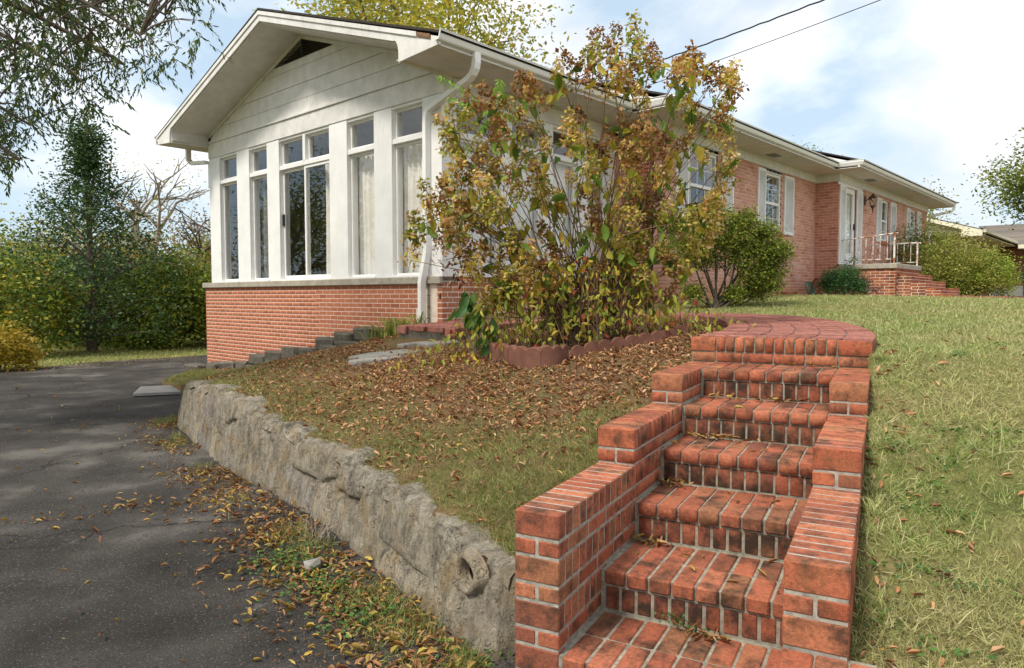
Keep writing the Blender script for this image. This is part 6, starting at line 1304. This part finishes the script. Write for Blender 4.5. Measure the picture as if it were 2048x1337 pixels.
    for k, wc, c, sp in ((1, .93, 26, .05), (2, .95, 22, .05), (3, .95, 22, .06), (3, .82, 16, .06), (4, .90, 14, .06), (4, .55, 18, .07), (0, .60, 14, .05), (5, .52, 3, .05), (3, .60, 5, .05), (0, .5, 6, .1)):
        for _ in range(c): q = sw(T[k+1]-.035-abs(rng.normal())*.03, wc+rng.normal()*sp); P.append((*q, Z0+k*RISE+rng.uniform(.004, .02)))
    for _ in range(30): k = rng.integers(0, 6); q = sw(rng.uniform(T[k]+.05, T[k+1]-.05), rng.uniform(RI+.05, LI-.05)); P.append((*q, Z0+k*RISE+.004))
    P = np.array(P); n = len(P); ax = rdir(n); ax[:, 2] *= .25; L_ = rng.uniform(.025, .065, n); tag(scatter_obj('step_leaves', 'drive_litter', None, CURL, P, ax, rdir(n, 2), L_, L_*.35, zs=L_*.5), 'small drifts of yellow leaves caught in the corners of the brick steps', 'leaves')
    for _ in range(1): pass
def weeds():
    for (u, v, n, sp, lab) in ((575, 1125, 260, .12, 'clover patch on the asphalt beside the small rock'), (650, 1180, 260, .12, 'clover patch among the fallen leaves by the stone wall'), (720, 1240, 200, .10, 'clover patch on the asphalt below the drain pipe'), (960, 1310, 160, .09, 'weed clump at the foot of the wall beside the brick pier')):
        c = on_z(u, v, DRIVE); t = thing('clover_patch', lab, 'weed', c); P = c+rng.normal(size=(n, 3))*np.array([sp, sp, 0]); P[:, 2] = DRIVE+rng.uniform(.012, .045, n); scatter_obj('leaves', 'weed_leaf', t, LEAF4, P, rdir(n)*np.array([1, 1, .2]), rdir(n, 3), rng.uniform(.012, .026, n), rng.uniform(.012, .024, n))
        tubes_mesh('stems', [((np.array([q+rng.normal(size=3)*.01*np.array([1, 1, 0])-np.array([0, 0, q[2]-DRIVE+.003]), q])), .001) for q in P[::3]], 'strap_leaf', t, 3)
    q = on_z(640, 1080, DRIVE); t = thing('dry_tuft', 'pale dry grass tuft standing at the foot of the stone wall', 'weed', q); n = 60; P = q+rng.normal(size=(n, 3))*np.array([.04, .06, 0]); P[:, 2] = DRIVE; ax = rdir(n); ax[:, 2] = np.abs(ax[:, 2])+.7; scatter_obj('blades', 'pale_bark', t, BLADE, P, ax, rdir(n), rng.uniform(.08, .26, n), .004)
    q = sw(2.72, .68); c = np.array([*q, Z0]); t = thing('step_weed', 'tiny green weed growing at the back of the lowest visible tread', 'weed', c); n = 80; P = c+rng.normal(size=(n, 3))*np.array([.015, .06, 0]); P[:, 2] = Z0+rng.uniform(.004, .05, n); scatter_obj('leaves', 'weed_leaf', t, LEAF4, P, rdir(n), rdir(n, 1), rng.uniform(.01, .02, n), .012); 
    q = sw(1.95, -.10); c = np.array([*q, hz(*q)]); t = thing('lawn_weed', 'small yellow green weed clump beside the right hand pier', 'weed', c); n = 220; P = c+rng.normal(size=(n, 3))*np.array([.07, .07, 0]); P[:, 2] = hgt(P[:, 0], P[:, 1])+rng.uniform(.01, .06, n); scatter_obj('leaves', 'bright_azalea', t, LEAF4, P, rdir(n), rdir(n, 2), rng.uniform(.014, .026, n), .014)
def tufts():
    P, A, L_ = [], [], []
    for i in range(420):
        r = math.exp(rng.uniform(math.log(1.9), math.log(9))); a = HEAD-math.radians(rng.uniform(8, 44)); x, y = r*math.cos(a), r*math.sin(a); s = x*SD[0]+y*SD[1]; w = x*SN[0]+y*SN[1]
        if i < 36: s = rng.uniform(1.9, 5.2); w = RO-.03-abs(rng.normal())*.04; x, y = sw(s, w)
        if not (w < RO-.01 or s > 5.4) or (w > 0 and s > 5): continue
        k = rng.integers(14, 34); q = np.array([x, y, hz(x, y)])+rng.normal(size=(k, 3))*np.array([.02, .02, 0]); d = rdir(k); d[:, 2] = np.abs(d[:, 2])+.25; P.append(q); A.append(d); L_.append(rng.uniform(.03, .10, k)*(.7 if i < 36 else min(1.3, max(.8, r/3))))
    P, A, L_ = np.vstack(P), np.vstack(A), np.concatenate(L_); n = len(P); tag(scatter_obj('lawn_tufts', 'grass_blade', None, BLADE, P, A, rdir(n, .2), L_, .0045), 'longer tufts of dry grass standing in the lawn and along the brick wall', 'grass')
    P = []
    for i in range(70):
        r = math.exp(rng.uniform(math.log(1.9), math.log(6))); a = HEAD-math.radians(rng.uniform(12, 44)); x, y = r*math.cos(a), r*math.sin(a); w = x*SN[0]+y*SN[1]
        if w < RO-.03: P.append(np.array([x, y, hz(x, y)+.02])+rng.normal(size=(26, 3))*np.array([.04, .04, .008]))
    P = np.vstack(P); n = len(P); tag(scatter_obj('lawn_weeds', 'weed_leaf', None, LEAF4, P, rdir(n)*np.array([1, 1, .3]), rdir(n, 2), rng.uniform(.014, .032, n), rng.uniform(.01, .02, n)), 'small green broadleaf weeds scattered through the lawn', 'weeds')
grass(); litter(); weeds(); tufts()
